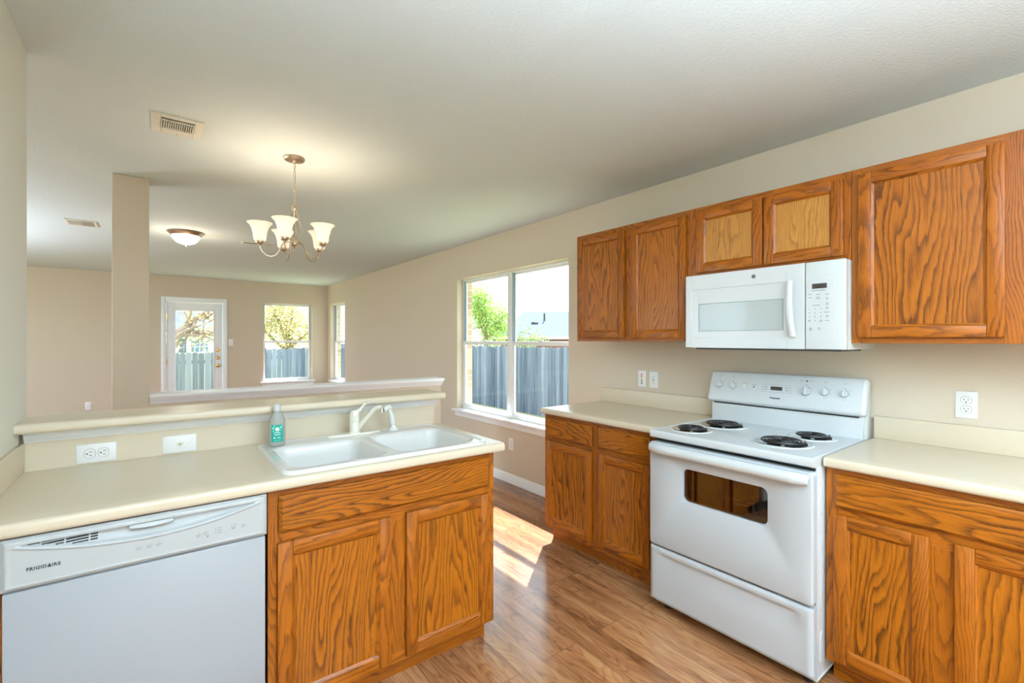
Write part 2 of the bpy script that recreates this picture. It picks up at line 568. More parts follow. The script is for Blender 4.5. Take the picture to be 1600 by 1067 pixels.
def thing(name, label, cat, loc=(0, 0, 0), rot=(0, 0, 0), group=None):
    o = bpy.data.objects.new(name, None)
    o.empty_display_size = 0.05
    C.objects.link(o)
    o.location = loc
    o.rotation_euler = rot
    return tag(o, label, cat, group)


def struct(mb, name, mat, label=None, parent=None, **kw):
    o = mb.build(name, mat, parent, **kw)
    if parent is None:
        tag(o, label, None, None, 'structure')
    return o


def copy_tree(o, parent=None):
    c = o.copy()
    C.objects.link(c)
    c.parent = parent
    for ch in o.children:
        copy_tree(ch, c)
    return c


RX = (0, 0, R(-90))          # fronts that face -x: local x runs towards -y, local y into the wall


def tz(loc, rot=(0, 0, 0)):
    from mathutils import Euler
    return Matrix.Translation(loc) @ Euler(rot).to_matrix().to_4x4()


FR = R(90)                   # text standing up and facing -y


# ------------------------------------------------------------------ dimensions
XR = 2.74      # inner face of the right wall
YF = 9.60      # inner face of the far wall
H = 2.44
XL = -0.372    # kitchen left wall
HOLES_R = [(2.81, 4.61, 0.60, 2.065), (8.545, 9.39, 0.60, 2.065)]
HOLES_F = [(1.60, 2.455, 0.60, 2.065), (0.14, 0.995, 0.0, 2.04)]


def wall_with_holes(mb, axis, t0, t1, a0, a1, z0, z1, holes):
    """wall slab whose thickness spans t0..t1, running a0..a1 along the other axis"""
    def bx(p, q, r, s):
        if q - p < 1e-4 or s - r < 1e-4:
            return
        if axis == 'y':
            mb.box(t0, t1, p, q, r, s)
        else:
            mb.box(p, q, t0, t1, r, s)
    cur = a0
    for (h0, h1, b0, b1) in sorted(holes):
        bx(cur, h0, z0, z1)
        bx(h0, h1, z0, b0)
        bx(h0, h1, b1, z1)
        cur = h1
    bx(cur, a1, z0, z1)
    return mb


# ------------------------------------------------------------------ shell
b = MB(); b.box(-4.6, XR + 0.1, -3.4, YF + 0.1, -0.12, 0.0)
struct(b, 'floor', M['floor'], 'brown wood plank floor of kitchen and living room')
b = MB(); b.box(-4.6, XR + 0.6, -3.4, YF + 0.6, H, H + 0.18)
b.prism([(1.02, H), (1.09, H - 0.0018), (1.132, H - 0.0035), (1.175, H - 0.0018), (1.24, H)], 'y', -3.3, 2.6)
struct(b, 'ceiling', M['ceiling'], 'textured off-white ceiling running from kitchen to living room')
b = wall_with_holes(MB(), 'y', XR, XR + 0.12, -3.4, YF + 0.12, 0, H, HOLES_R)
struct(b, 'wall_right', M['wall'], 'beige wall with the twin window, behind the range')
b = wall_with_holes(MB(), 'x', YF, YF + 0.12, -4.6, XR, 0, H, HOLES_F)
struct(b, 'wall_far', M['wall'], 'beige living room wall with glazed door and window')
b = MB(); b.box(XL - 0.12, XL, -3.3, 2.47, 0, H)
struct(b, 'wall_left', M['wall_kitchen'], 'pale kitchen wall the bar butts against')
b = MB(); b.box(-4.6, XL - 0.12, 2.35, 2.47, 0, H)
struct(b, 'wall_living', M['wall'], 'living room wall backing the kitchen')
b = wall_with_holes(MB(), 'y', -4.72, -4.6, 2.35, YF + 0.12, 0, H, [(2.8, 5.8, 0.1, 2.25), (6.3, 9.3, 0.1, 2.25)])  # unseen openings, enlarged to let more sky light into the rooms
struct(b, 'wall_west', M['wall'], 'living room side wall')
b = wall_with_holes(MB(), 'x', -3.42, -3.3, XL - 0.12, XR, 0, H, [(0.2, 2.3, 0.1, 2.1)])  # unseen opening, added so sky light enters from behind the camera
struct(b, 'wall_back', M['wall'], 'kitchen wall behind the photographer')
# brick veneer outside the right and far walls
b = wall_with_holes(MB(), 'y', XR + 0.12, XR + 0.19, -3.4, YF + 0.22, -0.6, H, [(h[0] + 0.02, h[1] - 0.02, h[2] + 0.02, h[3] - 0.02) for h in HOLES_R])
struct(b, 'wall_brick_right', M['brick'], 'tan brick outer face seen beside the twin window')
b = wall_with_holes(MB(), 'x', YF + 0.12, YF + 0.22, -4.6, XR + 0.12, -0.6, H, [(h[0] + 0.02, h[1] - 0.02, h[2] + 0.02 if h[2] > 0 else -0.05, h[3] - 0.02) for h in HOLES_F])
struct(b, 'wall_brick_far', M['brick'], 'tan brick outer face of the far wall')
# column + half wall of the dining area
b = MB(); b.box(-0.209, -0.022, 3.90, 4.08, 0, H, 0.006, 2)
struct(b, 'column', M['wall'], 'square beige column rising behind the bar')
b = MB(); b.box(-0.022, 2.14, 3.90, 4.02, 0, 0.985)
struct(b, 'wall_half', M['wall'], 'low beige half wall beside the column')
b = MB()
b.box(-0.02, 2.165, 3.868, 4.052, 0.998, 1.022, 0.004)
b.prism([(3.90, 0.958), (3.893, 0.958), (3.890, 0.972), (3.880, 0.982), (3.876, 0.998), (3.90, 0.998)], 'x', -0.02, 2.152)
b.prism([(4.02, 0.958), (4.027, 0.958), (4.04, 0.998), (4.02, 0.998)], 'x', -0.02, 2.152)
struct(b, 'trim_1', M['trim'], 'white moulded cap on the low half wall')
# peninsula pony wall
b = MB(); b.box(XL, 1.252, 2.372, 2.478, 0, 1.058)
struct(b, 'wall_peninsula', M['wall'], 'short wall carrying the raised bar')


def baseboard(mb, axis, t, d, a0, a1):
    pr = [(t, 0), (t + d * 0.014, 0), (t + d * 0.014, 0.062), (t + d * 0.010, 0.070), (t + d * 0.010, 0.080), (t + d * 0.004, 0.088), (t, 0.088)]
    mb.prism(pr, axis, a0, a1)
    return mb


b = MB(); baseboard(b, 'y', XR, -1, 2.45, YF)
struct(b, 'baseboard_right', M['trim'], 'white baseboard under the twin window')
b = MB(); baseboard(b, 'x', YF, -1, -4.6, 0.10); baseboard(b, 'x', YF, -1, 1.04, XR - 0.014)
struct(b, 'baseboard_far', M['trim'], 'white baseboard of the far wall')
b = MB(); baseboard(b, 'x', 3.90, -1, -0.022, 2.14)
struct(b, 'baseboard_half', M['trim'], 'white baseboard of the half wall')


# ------------------------------------------------------------------ windows
def make_window(name, label, loc, rot, w, z0, z1, lites=1, frame_d=0.075):
    """local x across 0..w, local y outwards, z world"""
    t = thing(name, label, 'window', loc, rot)
    t['kind'] = 'structure'
    f = MB()
    a, bb = frame_d, frame_d + 0.045
    fw = 0.022
    f.box(0, fw, a, bb, z0, z1, 0.002)
    f.box(w - fw, w, a, bb, z0, z1, 0.002)
    f.box(fw, w - fw, a, bb, z1 - fw, z1, 0.002)
    f.box(fw, w - fw, a, bb, z0, z0 + 0.03, 0.002)
    if lites == 2:
        f.box(w / 2 - 0.035, w / 2 + 0.035, a - 0.003, bb, z0 + 0.03, z1 - fw, 0.003)
    f.build('window_frame', M['alu'], t)
    cells = [(fw, w - fw)] if lites == 1 else [(fw, w / 2 - 0.035), (w / 2 + 0.035, w - fw)]
    zm = 1.345
    for (p, q) in cells:
        # lower (inner) sash and upper (outer) sash
        s = MB()
        s.box(p, p + 0.024, a + 0.004, a + 0.022, z0 + 0.03, zm + 0.02, 0.002)
        s.box(q - 0.024, q, a + 0.004, a + 0.022, z0 + 0.03, zm + 0.02, 0.002)
        s.box(p + 0.024, q - 0.024, a + 0.004, a + 0.022, z0 + 0.03, z0 + 0.062, 0.002)
        s.box(p + 0.024, q - 0.024, a + 0.002, a + 0.024, zm - 0.018, zm + 0.02, 0.003)
        so_ = s.build('lower_sash', M['alu'], t)
        g = MB(); g.box(p + 0.024, q - 0.024, a + 0.011, a + 0.014, z0 + 0.062, zm - 0.018)
        g.build('pane', M['glass'], so_)
        lk = MB(); lk.box((p + q) / 2 - 0.03, (p + q) / 2 + 0.03, a - 0.002, a + 0.018, zm + 0.02, zm + 0.03, 0.003)
        lk.build('sash_lock', M['alu'], so_)
        s = MB()
        s.box(p, p + 0.018, a + 0.024, a + 0.042, zm - 0.01, z1 - fw, 0.002)
        s.box(q - 0.018, q, a + 0.024, a + 0.042, zm - 0.01, z1 - fw, 0.002)
        s.box(p + 0.018, q - 0.018, a + 0.024, a + 0.042, z1 - fw - 0.02, z1 - fw, 0.002)
        s.box(p + 0.018, q - 0.018, a + 0.026, a + 0.042, zm - 0.01, zm + 0.018, 0.002)
        so_ = s.build('upper_sash', M['alu'], t)
        g = MB(); g.box(p + 0.018, q - 0.018, a + 0.031, a + 0.034, zm + 0.018, z1 - fw - 0.02)
        g.build('pane', M['glass'], so_)
        ws = MB()
        ws.box(p, p + 0.006, a - 0.001, a + 0.026, zm + 0.02, z1 - fw)
        ws.box(q - 0.006, q, a - 0.001, a + 0.026, zm + 0.02, z1 - fw)
        ws.build('weather_strip', M['alu_dark'], t)
    s = MB()
    s.box(-0.05, w + 0.05, -0.045, -0.0005, z0 - 0.018, z0 + 0.005, 0.004)
    s.box(0.001, w - 0.001, -0.006, a + 0.002, z0 + 0.0005, z0 + 0.005)
    s.build('window_sill', M['trim'], t)
    s = MB()
    s.prism([(-0.001, z0 - 0.075), (-0.012, z0 - 0.072), (-0.016, z0 - 0.03), (-0.024, z0 - 0.022), (-0.001, z0 - 0.022)], 'x', -0.02, w + 0.02)
    s.build('apron', M['trim'], t)
    return t


make_window('window_1', 'large twin window with white frame on the right wall', (XR, 4.61, 0), RX, 1.80, 0.60, 2.065, 2)
make_window('window_2', 'narrow-looking window on the right wall near the far corner', (XR, 9.39, 0), RX, 0.845, 0.60, 2.065, 1)
make_window('window_3', 'single window on the far wall between glazed door and corner', (1.60, YF, 0), (0, 0, 0), 0.855, 0.60, 2.065, 1)

# ------------------------------------------------------------------ glazed door
d = thing('door_1', 'white full-glass patio door on the far wall', 'door', (0.10, YF, 0))
d['kind'] = 'structure'
b = MB()
for (x0, x1, z0, z1) in ((0, 0.062, 0, 2.095), (0.873, 0.935, 0, 2.095), (0.062, 0.873, 2.033, 2.095)):
    b.box(x0, x1, -0.018, 0.0, z0, z1, 0.005)
    b.box(x0 + 0.012, x1 - 0.012, -0.024, -0.018, z0, z1 - 0.012, 0.003)
b.build('casing', M['trim'], d)
b = MB()
b.box(0.041, 0.066, 0.0, 0.11, 0, 2.04)
b.box(0.869, 0.894, 0.0, 0.11, 0, 2.04)
b.box(0.066, 0.869, 0.0, 0.11, 2.015, 2.04)
b.build('jamb', M['trim'], d)
sl_ = MB()
sl_.box(0.072, 0.190, 0.02, 0.062, 0.01, 2.008, 0.003)
sl_.box(0.733, 0.863, 0.02, 0.062, 0.01, 2.008, 0.003)
sl_.box(0.190, 0.733, 0.02, 0.062, 1.872, 2.008)
sl_.box(0.190, 0.733, 0.02, 0.062, 0.01, 0.49)
for (x0, x1, z0, z1) in ((0.178, 0.194, 0.475, 1.888), (0.729, 0.745, 0.475, 1.888), (0.194, 0.729, 1.870, 1.888), (0.194, 0.729, 0.475, 0.493)):
    sl_.box(x0, x1, 0.010, 0.02, z0, z1, 0.004)
slo = sl_.build('door_slab', M['trim'], d)
b = MB(); b.box(0.19, 0.733, 0.038, 0.042, 0.49, 1.872)
b.build('pane', M['glass'], slo)
for i, z in enumerate((1.202, 1.068)):
    b = MB()
    b.lathe([(0, 0.016), (0.022, 0.016), (0.030, 0.008), (0.031, 0.0), (0, 0.0)], 24, T=tz((0.793, 0.02, z), (R(90), 0, 0)))
    b.box(0.788, 0.798, -0.002, 0.006, z - 0.012, z + 0.012, 0.002)
    b.build('deadbolt', M['brass'], slo)
b = MB()
b.lathe([(0, 0.0), (0.032, 0.0), (0.032, 0.006), (0.013, 0.010), (0.012, 0.03), (0.024, 0.036), (0.029, 0.05), (0.024, 0.062), (0, 0.066)], 24, T=tz((0.793, 0.02, 0.934), (R(90), 0, 0)))
b.build('door_knob', M['brass'], slo)
for z in (0.25, 1.02, 1.76):
    b = MB()
    b.tube([(0.069, 0.014, z - 0.05), (0.069, 0.014, z + 0.05)], 0.007, 10)
    b.box(0.060, 0.080, 0.014, 0.019, z - 0.045, z + 0.045)
    b.build('hinge', M['brass'], slo)


# ------------------------------------------------------------------ cabinets
def fp_door(parent, x0, x1, z0, z1, y=-0.020, st=0.050, rl=0.047, panel='oak_panel', pane_off=None, name='door'):
    mb = MB()
    th = 0.019
    bv = 0.0035
    mb.box(x0, x0 + st, y, y + th, z0, z1, bv, 2, 'xzy')
    mb.box(x1 - st, x1, y, y + th, z0, z1, bv, 2, 'xzy')
    mb.box(x0 + st, x1 - st, y + 0.0006, y + th, z1 - rl, z1, bv, 2, 'zxy')
    mb.box(x0 + st, x1 - st, y + 0.0006, y + th, z0, z0 + rl, bv, 2, 'zxy')
    # sticking (inner bead)
    s = 0.009
    xi0, xi1, zi0, zi1 = x0 + st, x1 - st, z0 + rl, z1 - rl
    mb.prism([(xi0, y + 0.002), (xi0 + s, y + 0.0085), (xi0 + s, y + th), (xi0, y + th)], 'z', zi0, zi1, 'xzy')
    mb.prism([(xi1, y + 0.002), (xi1, y + th), (xi1 - s, y + th), (xi1 - s, y + 0.0085)], 'z', zi0, zi1, 'xzy')
    mb.prism([(y + 0.002, zi1), (y + 0.0085, zi1 - s), (y + th, zi1 - s), (y + th, zi1)], 'x', xi0, xi1, 'zxy')
    mb.prism([(y + 0.002, zi0), (y + th, zi0), (y + th, zi0 + s), (y + 0.0085, zi0 + s)], 'x', xi0, xi1, 'zxy')
    do = mb.build(name, M['oak_frame'], parent)
    pb = MB()
    off = pane_off or (RG.uniform(-0.05, 0.05), RG.uniform(-1.5, 1.5), RG.uniform(-0.015, 0.03))
    pb.box(xi0 + s * 0.5, xi1 - s * 0.5, y + 0.0105, y + 0.0165, zi0 + s * 0.5, zi1 - s * 0.5, 0, 2, 'xzy', off=off)
    pb.build('panel', M[panel], do)
    return do


def drawer_front(parent, x0, x1, z0, z1, y=-0.020, name='drawer_front', off=None):
    mb = MB()
    mb.box(x0, x1, y + 0.007, y + 0.019, z0, z1, 0.002, 1, 'zxy', off=off or (RG.uniform(-0.03, 0.03), RG.uniform(-2, 2), RG.uniform(-0.01, 0.02)))
    c = 0.010
    o = off or (RG.uniform(-0.03, 0.03), RG.uniform(-2, 2), RG.uniform(-0.01, 0.02))
    n0 = len(mb.bm.verts)
    P = [(x0, z0), (x1, z0), (x1, z1), (x0, z1)]
    I = [(x0 + c, z0 + c), (x1 - c, z0 + c), (x1 - c, z1 - c), (x0 + c, z1 - c)]
    A = [mb.bm.verts.new((p[0], y + 0.008, p[1])) for p in P]
    B = [mb.bm.verts.new((p[0], y, p[1])) for p in I]
    fs = [mb.bm.faces.new(B)]
    for i in range(4):
        fs.append(mb.bm.faces.new((A[i], A[(i + 1) % 4], B[(i + 1) % 4], B[i])))
    fs.append(mb.bm.faces.new(A[::-1]))
    bmesh.ops.recalc_face_normals(mb.bm, faces=fs)
    mb._fin(n0, 'zxy', None, o)
    return mb.build(name, M['oak'], parent, smooth=20)


def carcass(parent, w, depth, z0, z1, stiles, rails, toe=0.0, toe_in=0.075, top=False):
    """hollow box with side panels; face frame with stiles [(x0,x1,z0,z1)] and rails"""
    mb = MB()
    t = 0.016
    mb.box(0.001, t, 0.019, depth, z0, z1, 0, 2, 'yzx')
    mb.box(w - t, w - 0.001, 0.019, depth, z0, z1, 0, 2, 'yzx')
    mb.box(t, w - t, 0.019, depth, z0 + 0.001, z0 + t, 0, 2, 'yxz')
    mb.box(t, w - t, depth - 0.008, depth, z0 + t, z1, 0, 2, 'xzy')
    if top:
        mb.box(t, w - t, 0.019, depth - 0.008, z1 - t, z1 - 0.001, 0, 2, 'yxz')
    mb.build('carcass', M['oak_frame'], parent)
    ff = MB()
    for (x0, x1, a, b_) in stiles:
        ff.box(x0, x1, 0.0, 0.019, a, b_, 0.0008, 1, 'xzy')
    for (x0, x1, a, b_) in rails:
        ff.box(x0, x1, 0.0004, 0.0185, a, b_, 0.0008, 1, 'zxy')
    ff.build('face_frame', M['oak_frame'], parent)
    if toe:
        tk = MB()
        tk.box(0.001, w - 0.001, toe_in, toe_in + 0.016, 0.0, z0, 0, 2, 'zxy')
        tk.box(0.001, 0.017, toe_in + 0.016, depth, 0.0, z0, 0, 2, 'zyx')
        tk.box(w - 0.017, w - 0.001, toe_in + 0.016, depth, 0.0, z0, 0, 2, 'zyx')
        tk.build('toe_kick', M['oak_frame'], parent)


# sink base in the peninsula: x .306 .. 1.235, frame face y 1.755
t = thing('base_cabinet', 'oak sink cabinet with two doors under the white sink', 'cabinet', (0.306, 1.755, 0))
w = 0.929
carcass(t, w, 0.60, 0.10, 0.877, [(0, 0.045, 0.10, 0.877), (w - 0.05, w, 0.10, 0.877), (0.425, 0.50, 0.14, 0.665)],
        [(0.045, w - 0.05, 0.835, 0.877), (0.045, w - 0.05, 0.665, 0.735), (0.045, w - 0.05, 0.10, 0.14), (0.045, w - 0.05, 0.735, 0.835)], toe=1)
drawer_front(t, 0.032, 0.897, 0.723, 0.850, off=(0.0, -0.32, 0.012))
fp_door(t, 0.027, 0.431, 0.116, 0.690, st=0.048, pane_off=(0.03, -0.15, 0.004))
fp_door(t, 0.495, 0.897, 0.116, 0.690, st=0.048, pane_off=(-0.02, 0.5, 0.01))

# dishwasher filler strip between dishwasher and the left wall
b = MB(); b.box(XL, -0.309, 1.755, 1.774, 0.0, 0.877, 0.001, 1, 'xzy')
tag(b.build('filler_strip', M['oak_frame']), 'narrow oak filler strip between dishwasher and pale kitchen wall', 'cabinet filler')

# base unit left of the range: world y 2.430 .. 1.497, face x 2.145
t = thing('base_cabinet', 'oak base cabinet with two drawers over two doors, between window and range', 'cabinet', (2.145, 2.430, 0), RX)
w = 0.930
carcass(t, w, 0.585, 0.10, 0.877, [(0, 0.042, 0.10, 0.877), (w - 0.075, w, 0.10, 0.877), (0.43, 0.505, 0.14, 0.835)],
        [(0.042, w - 0.075, 0.835, 0.877), (0.042, 0.43, 0.665, 0.735), (0.505, w - 0.075, 0.665, 0.735), (0.042, w - 0.075, 0.10, 0.14)], toe=1)
drawer_front(t, 0.022, 0.443, 0.726, 0.850, off=(0.01, 0.9, 0.03))
drawer_front(t, 0.493, 0.870, 0.726, 0.850, off=(-0.045, 0.35, 0.002))
fp_door(t, 0.022, 0.437, 0.136, 0.697, st=0.046, pane_off=(0.12, 1.1, 0.10))
fp_door(t, 0.500, 0.870, 0.136, 0.697, st=0.046, pane_off=(-0.04, -0.55, 0.02))

# base unit right of the range: world y .729 .. -.17
t = thing('base_cabinet', 'oak base cabinet with one wide drawer front, under the lone duplex wall outlet', 'cabinet', (2.145, 0.729, 0), RX)
w = 0.80
carcass(t, w, 0.585, 0.10, 0.877, [(0, 0.045, 0.10, 0.877), (w - 0.045, w, 0.10, 0.877), (0.30, 0.395, 0.14, 0.665)],
        [(0.045, w - 0.045, 0.835, 0.877), (0.045, w - 0.045, 0.665, 0.735), (0.045, w - 0.045, 0.10, 0.14), (0.045, w - 0.045, 0.735, 0.835)], toe=1)
drawer_front(t, 0.032, w - 0.03, 0.725, 0.850, off=(0.035, -0.9, 0.01))
fp_door(t, 0.029, 0.316, 0.120, 0.697, st=0.046, pane_off=(0.02, -0.10, 0.0))
fp_door(t, 0.381, w - 0.03, 0.120, 0.697, st=0.050, pane_off=(-0.03, 0.9, 0.01))

# wall units: face x 2.41
t = thing('wall_cabinet', 'oak wall cabinet with two tall doors between the twin window and the microwave', 'cabinet', (2.41, 2.385, 0), RX)
w = 0.885
carcass(t, w, 0.325, 1.370, 2.115, [(0, 0.045, 1.37, 2.115), (w - 0.03, w, 1.37, 2.115), (0.43, 0.49, 1.40, 2.08)],
        [(0.045, w - 0.03, 2.075, 2.115), (0.045, w - 0.03, 1.37, 1.40)], top=True)
fp_door(t, 0.030, 0.433, 1.392, 2.085, st=0.044, rl=0.045, pane_off=(-0.01, -0.75, 0.0))
fp_door(t, 0.488, 0.872, 1.388, 2.085, st=0.044, rl=0.045, pane_off=(0.03, 0.15, 0.005))
t = thing('wall_cabinet', 'short oak wall cabinet with two small doors above the microwave', 'cabinet', (2.41, 1.499, 0), RX)
w = 0.775
carcass(t, w, 0.325, 1.728, 2.115, [(0, 0.06, 1.728, 2.115), (w - 0.035, w, 1.728, 2.115), (0.38, 0.44, 1.75, 2.08)],
        [(0.06, w - 0.035, 2.075, 2.115), (0.06, w - 0.035, 1.728, 1.752)], top=True)
fp_door(t, 0.050, 0.407, 1.750, 2.086, st=0.046, rl=0.045, panel='oak_pale')
fp_door(t, 0.414, 0.750, 1.750, 2.086, st=0.046, rl=0.045, panel='oak_pale')
t = thing('wall_cabinet', 'oak wall cabinet with one large door beside the microwave keypad', 'cabinet', (2.41, 0.722, 0), RX)
w = 1.0
carcass(t, w, 0.325, 1.366, 2.115, [(0, 0.045, 1.366, 2.115), (0.46, w, 1.366, 2.115)],
        [(0.045, 0.46, 2.075, 2.115), (0.045, 0.46, 1.366, 1.400)], top=True)
fp_door(t, 0.027, 0.463, 1.390, 2.085, st=0.046, rl=0.044, pane_off=(0.02, 0.05, -0.02))


# ------------------------------------------------------------------ worktops
def nose(front, back, z1, th, r=0.012, n=5):
    """profile (depth, z) with rounded front edges"""
    z0 = z1 - th
    pts = [(back, z0)]
    for i in range(n + 1):
        a = -PI / 2 - (PI / 2) * i / n
        pts.append((front + r + r * math.cos(a), z0 + r + r * math.sin(a)))
    for i in range(n + 1):
        a = PI - (PI / 2) * i / n
        pts.append((front + r + r * math.cos(a), z1 - r + r * math.sin(a)))
    pts.append((back, z1))
    return pts


t = thing('worktop', 'beige laminate worktop on the peninsula, holding the white sink', 'worktop', (0.44, 2.03, 0.877))
T = Matrix.Translation((-0.44, -2.03, -0.877))
b = MB()
b.prism(nose(1.705, 1.785, 0.915, 0.038, 0.013), 'x', XL, 1.262, T=T)
b.box(XL, 0.375, 1.785, 2.372, 0.877, 0.915, T=T)
b.box(1.178, 1.262, 1.785, 2.372, 0.877, 0.915, T=T)
b.box(0.375, 1.178, 2.205, 2.372, 0.877, 0.915, T=T)
b.build('countertop', M['laminate'], t)
b = MB()
b.box(XL + 0.012, 1.248, 2.352, 2.372, 0.915, 1.016, T=T)
b.prism([(2.352, 0.915), (2.348, 0.9155), (2.352, 0.920)], 'x', XL + 0.012, 1.248, T=T)
b.build('backsplash', M['laminate'], t)
b = MB()
b.box(XL + 0.001, XL + 0.012, 1.72, 2.352, 0.915, 1.016, 0.002, 1, T=T)
b.build('side_splash', M['laminate'], t)

t = thing('bar_top', 'long beige laminate bar top raised behind the sink', 'bar top', (0.45, 2.37, 1.058))
T = Matrix.Translation((-0.45, -2.37, -1.058))
b = MB()
b.prism(nose(2.25, 2.30, 1.094, 0.034, 0.013), 'x', XL + 0.001, 1.265, T=T)
b.box(XL + 0.001, 1.265, 2.30, 2.44, 1.060, 1.094, T=T)
b.prism([(XL + 0.001, 2.44), (1.265, 2.44), (1.265, 2.50), (XL + 0.022, 2.50)], 'z', 1.060, 1.094, T=T)
b.build('slab', M['laminate'], t)
b = MB()
b.prism([(2.351, 1.017), (2.345, 1.017), (2.342, 1.024), (2.334, 1.030), (2.330, 1.044), (2.322, 1.050), (2.320, 1.060), (2.371, 1.060), (2.371, 1.017)], 'x', XL + 0.012, 1.262, T=T)
b.build('moulding', M['trim'], t)

for (nm, lab, y0, y1) in (('worktop', 'beige laminate worktop between the twin window and the range', 1.502, 2.435), ('worktop', 'beige laminate worktop under the lone duplex wall outlet beside the range', -0.4, 0.727)):
    yc = (y0 + y1) / 2
    t = thing(nm, lab, 'worktop', (2.42, yc, 0.877))
    T = Matrix.Translation((-2.42, -yc, -0.877))
    b = MB()
    b.prism(nose(2.108, 2.20, 0.915, 0.038, 0.013), 'y', y0, y1, T=T)
    b.box(2.20, XR - 0.001, y0, y1, 0.877, 0.915, T=T)
    b.build('countertop', M['laminate'], t)
    b = MB()
    b.box(XR - 0.022, XR - 0.001, y0 if y0 > 0 else y0, y1, 0.915, 1.019, 0.003, 2, T=T)
    b.build('backsplash', M['laminate'], t)


# ------------------------------------------------------------------ sink
def sd_rr(x, y, cx, cy, hx, hy, r):
    qx = abs(x - cx) - hx + r
    qy = abs(y - cy) - hy + r
    return math.hypot(max(qx, 0), max(qy, 0)) + min(max(qx, qy), 0) - r


def sstep(a, b_, x):
    t_ = max(0, min(1, (x - a) / (b_ - a)))
    return t_ * t_ * (3 - 2 * t_)


t = thing('kitchen_sink', 'white double-bowl drop-in sink set in the peninsula worktop', 'sink', (0.777, 2.02, 0.915))
mb = MB()
hx, hy = 0.428, 0.286
NX, NY = 190, 130
bowls = [(-0.203, -0.035, 0.180, 0.192, 0.06), (0.203, -0.035, 0.180, 0.192, 0.06)]
grid = []
for j in range(NY + 1):
    row = []
    for i in range(NX + 1):
        x = -hx + 2 * hx * i / NX
        y = -hy + 2 * hy * j / NY
        r = 0.055
        dd = sd_rr(x, y, 0, 0, hx, hy, r)
        if dd > 0:
            qx = math.copysign(hx - r, x); qy = math.copysign(hy - r, y)
            dv = Vector((x - qx, y - qy)); dv.normalize()
            x, y = qx + dv.x * r, qy + dv.y * r
            dd = 0
        z = 0.013 * (1 - (1 - min(1, -dd / 0.011)) ** 2) ** 0.5
        z -= 0.003 * sstep(0.016, 0.03, -dd)
        db = min(sd_rr(x, y, *q) for q in bowls)
        z -= 0.006 * sstep(0.012, -0.004, db)
        z -= 0.165 * sstep(-0.002, -0.034, db) ** 0.8
        z -= 0.01 * sstep(-0.03, -0.17, db)
        row.append(mb.bm.verts.new((x, y, z)))
    grid.append(row)
for j in range(NY):
    for i in range(NX):
        try:
            mb.bm.faces.new((grid[j][i], grid[j][i + 1], grid[j + 1][i + 1], grid[j + 1][i]))
        except ValueError:
            pass
mb.build('basin', M['porcelain'], t, smooth=80, weld=1e-5)
for sx in (-0.203, 0.203):
    mb = MB()
    mb.lathe([(0.0, 0.001), (0.022, 0.001), (0.026, 0.003), (0.043, 0.004), (0.045, 0.0), (0.040, -0.004)], 28, (sx, -0.03, -0.172))
    mb.build('drain', M['chrome'], t)

# faucet
t = thing('kitchen_faucet', 'cream single-lever faucet at the back of the sink', 'faucet', (0.770, 2.255, 0.9256))
b = MB()
b.lathe([(0, 0.0), (0.131, 0.0), (0.130, 0.004), (0.122, 0.008), (0, 0.009)], 48, sx=1.0, sy=0.23)
b.build('base_plate', M['cream'], t)
b = MB()
b.lathe([(0.027, 0.008), (0.027, 0.012), (0.0245, 0.014), (0.0245, 0.056), (0.0235, 0.058), (0.0235, 0.060), (0.0245, 0.062), (0.0245, 0.086), (0.023, 0.088), (0.023, 0.089), (0.0245, 0.091), (0.0235, 0.108), (0.019, 0.116), (0, 0.118)], 32)
b.build('faucet_body', M['cream'], t)
b = MB()
b.tube([(0.012, -0.012, 0.032), (0.030, -0.030, 0.060), (0.055, -0.055, 0.098), (0.068, -0.068, 0.118), (0.080, -0.080, 0.130), (0.095, -0.095, 0.133)], [0.012, 0.0115, 0.011, 0.011, 0.0105, 0.0105], 14)
sp_ = b.build('spout', M['cream'], t)
b = MB()
b.lathe([(0, 0.0), (0.010, 0.0), (0.0115, 0.002), (0.0115, 0.020), (0.010, 0.022), (0, 0.022)], 20, T=tz((0.097, -0.097, 0.108)))
b.build('aerator', M['chrome'], sp_)
b = MB()
b.tube([(0.008, -0.004, 0.108), (0.022, -0.010, 0.116), (0.034, -0.016, 0.134), (0.043, -0.019, 0.146), (0.056, -0.022, 0.151)], [0.010, 0.009, 0.006, 0.0065, 0.0075], 12)
b.lathe([(0, -0.006), (0.008, -0.004), (0.010, 0.002), (0.006, 0.006), (0, 0.007)], 16, (0.060, -0.022, 0.151), sx=1.7)
b.build('lever', M['cream'], t)
# side sprayer
t = thing('sink_sprayer', 'white side sprayer standing beside the cream faucet', 'sprayer', (0.962, 2.245, 0.925))
b = MB()
b.lathe([(0, 0), (0.027, 0), (0.027, 0.004), (0.020, 0.012), (0.015, 0.018), (0.014, 0.026), (0, 0.026)], 28)
b.build('collar', M['porcelain'], t)
b = MB()
b.tube([(0, 0, 0.024), (-0.002, 0, 0.030), (-0.006, 0, 0.052), (-0.010, 0, 0.075), (-0.017, 0, 0.098), (-0.023, 0, 0.110)], [0.010, 0.012, 0.015, 0.014, 0.010, 0.011], 16)
b.build('handle', M['porcelain'], t)
b = MB()
b.tube([(-0.012, 0.002, 0.112), (-0.024, -0.001, 0.116), (-0.040, -0.006, 0.112), (-0.052, -0.010, 0.104)], [0.011, 0.014, 0.012, 0.010], 16)
b.build('spray_head', M['porcelain'], t)

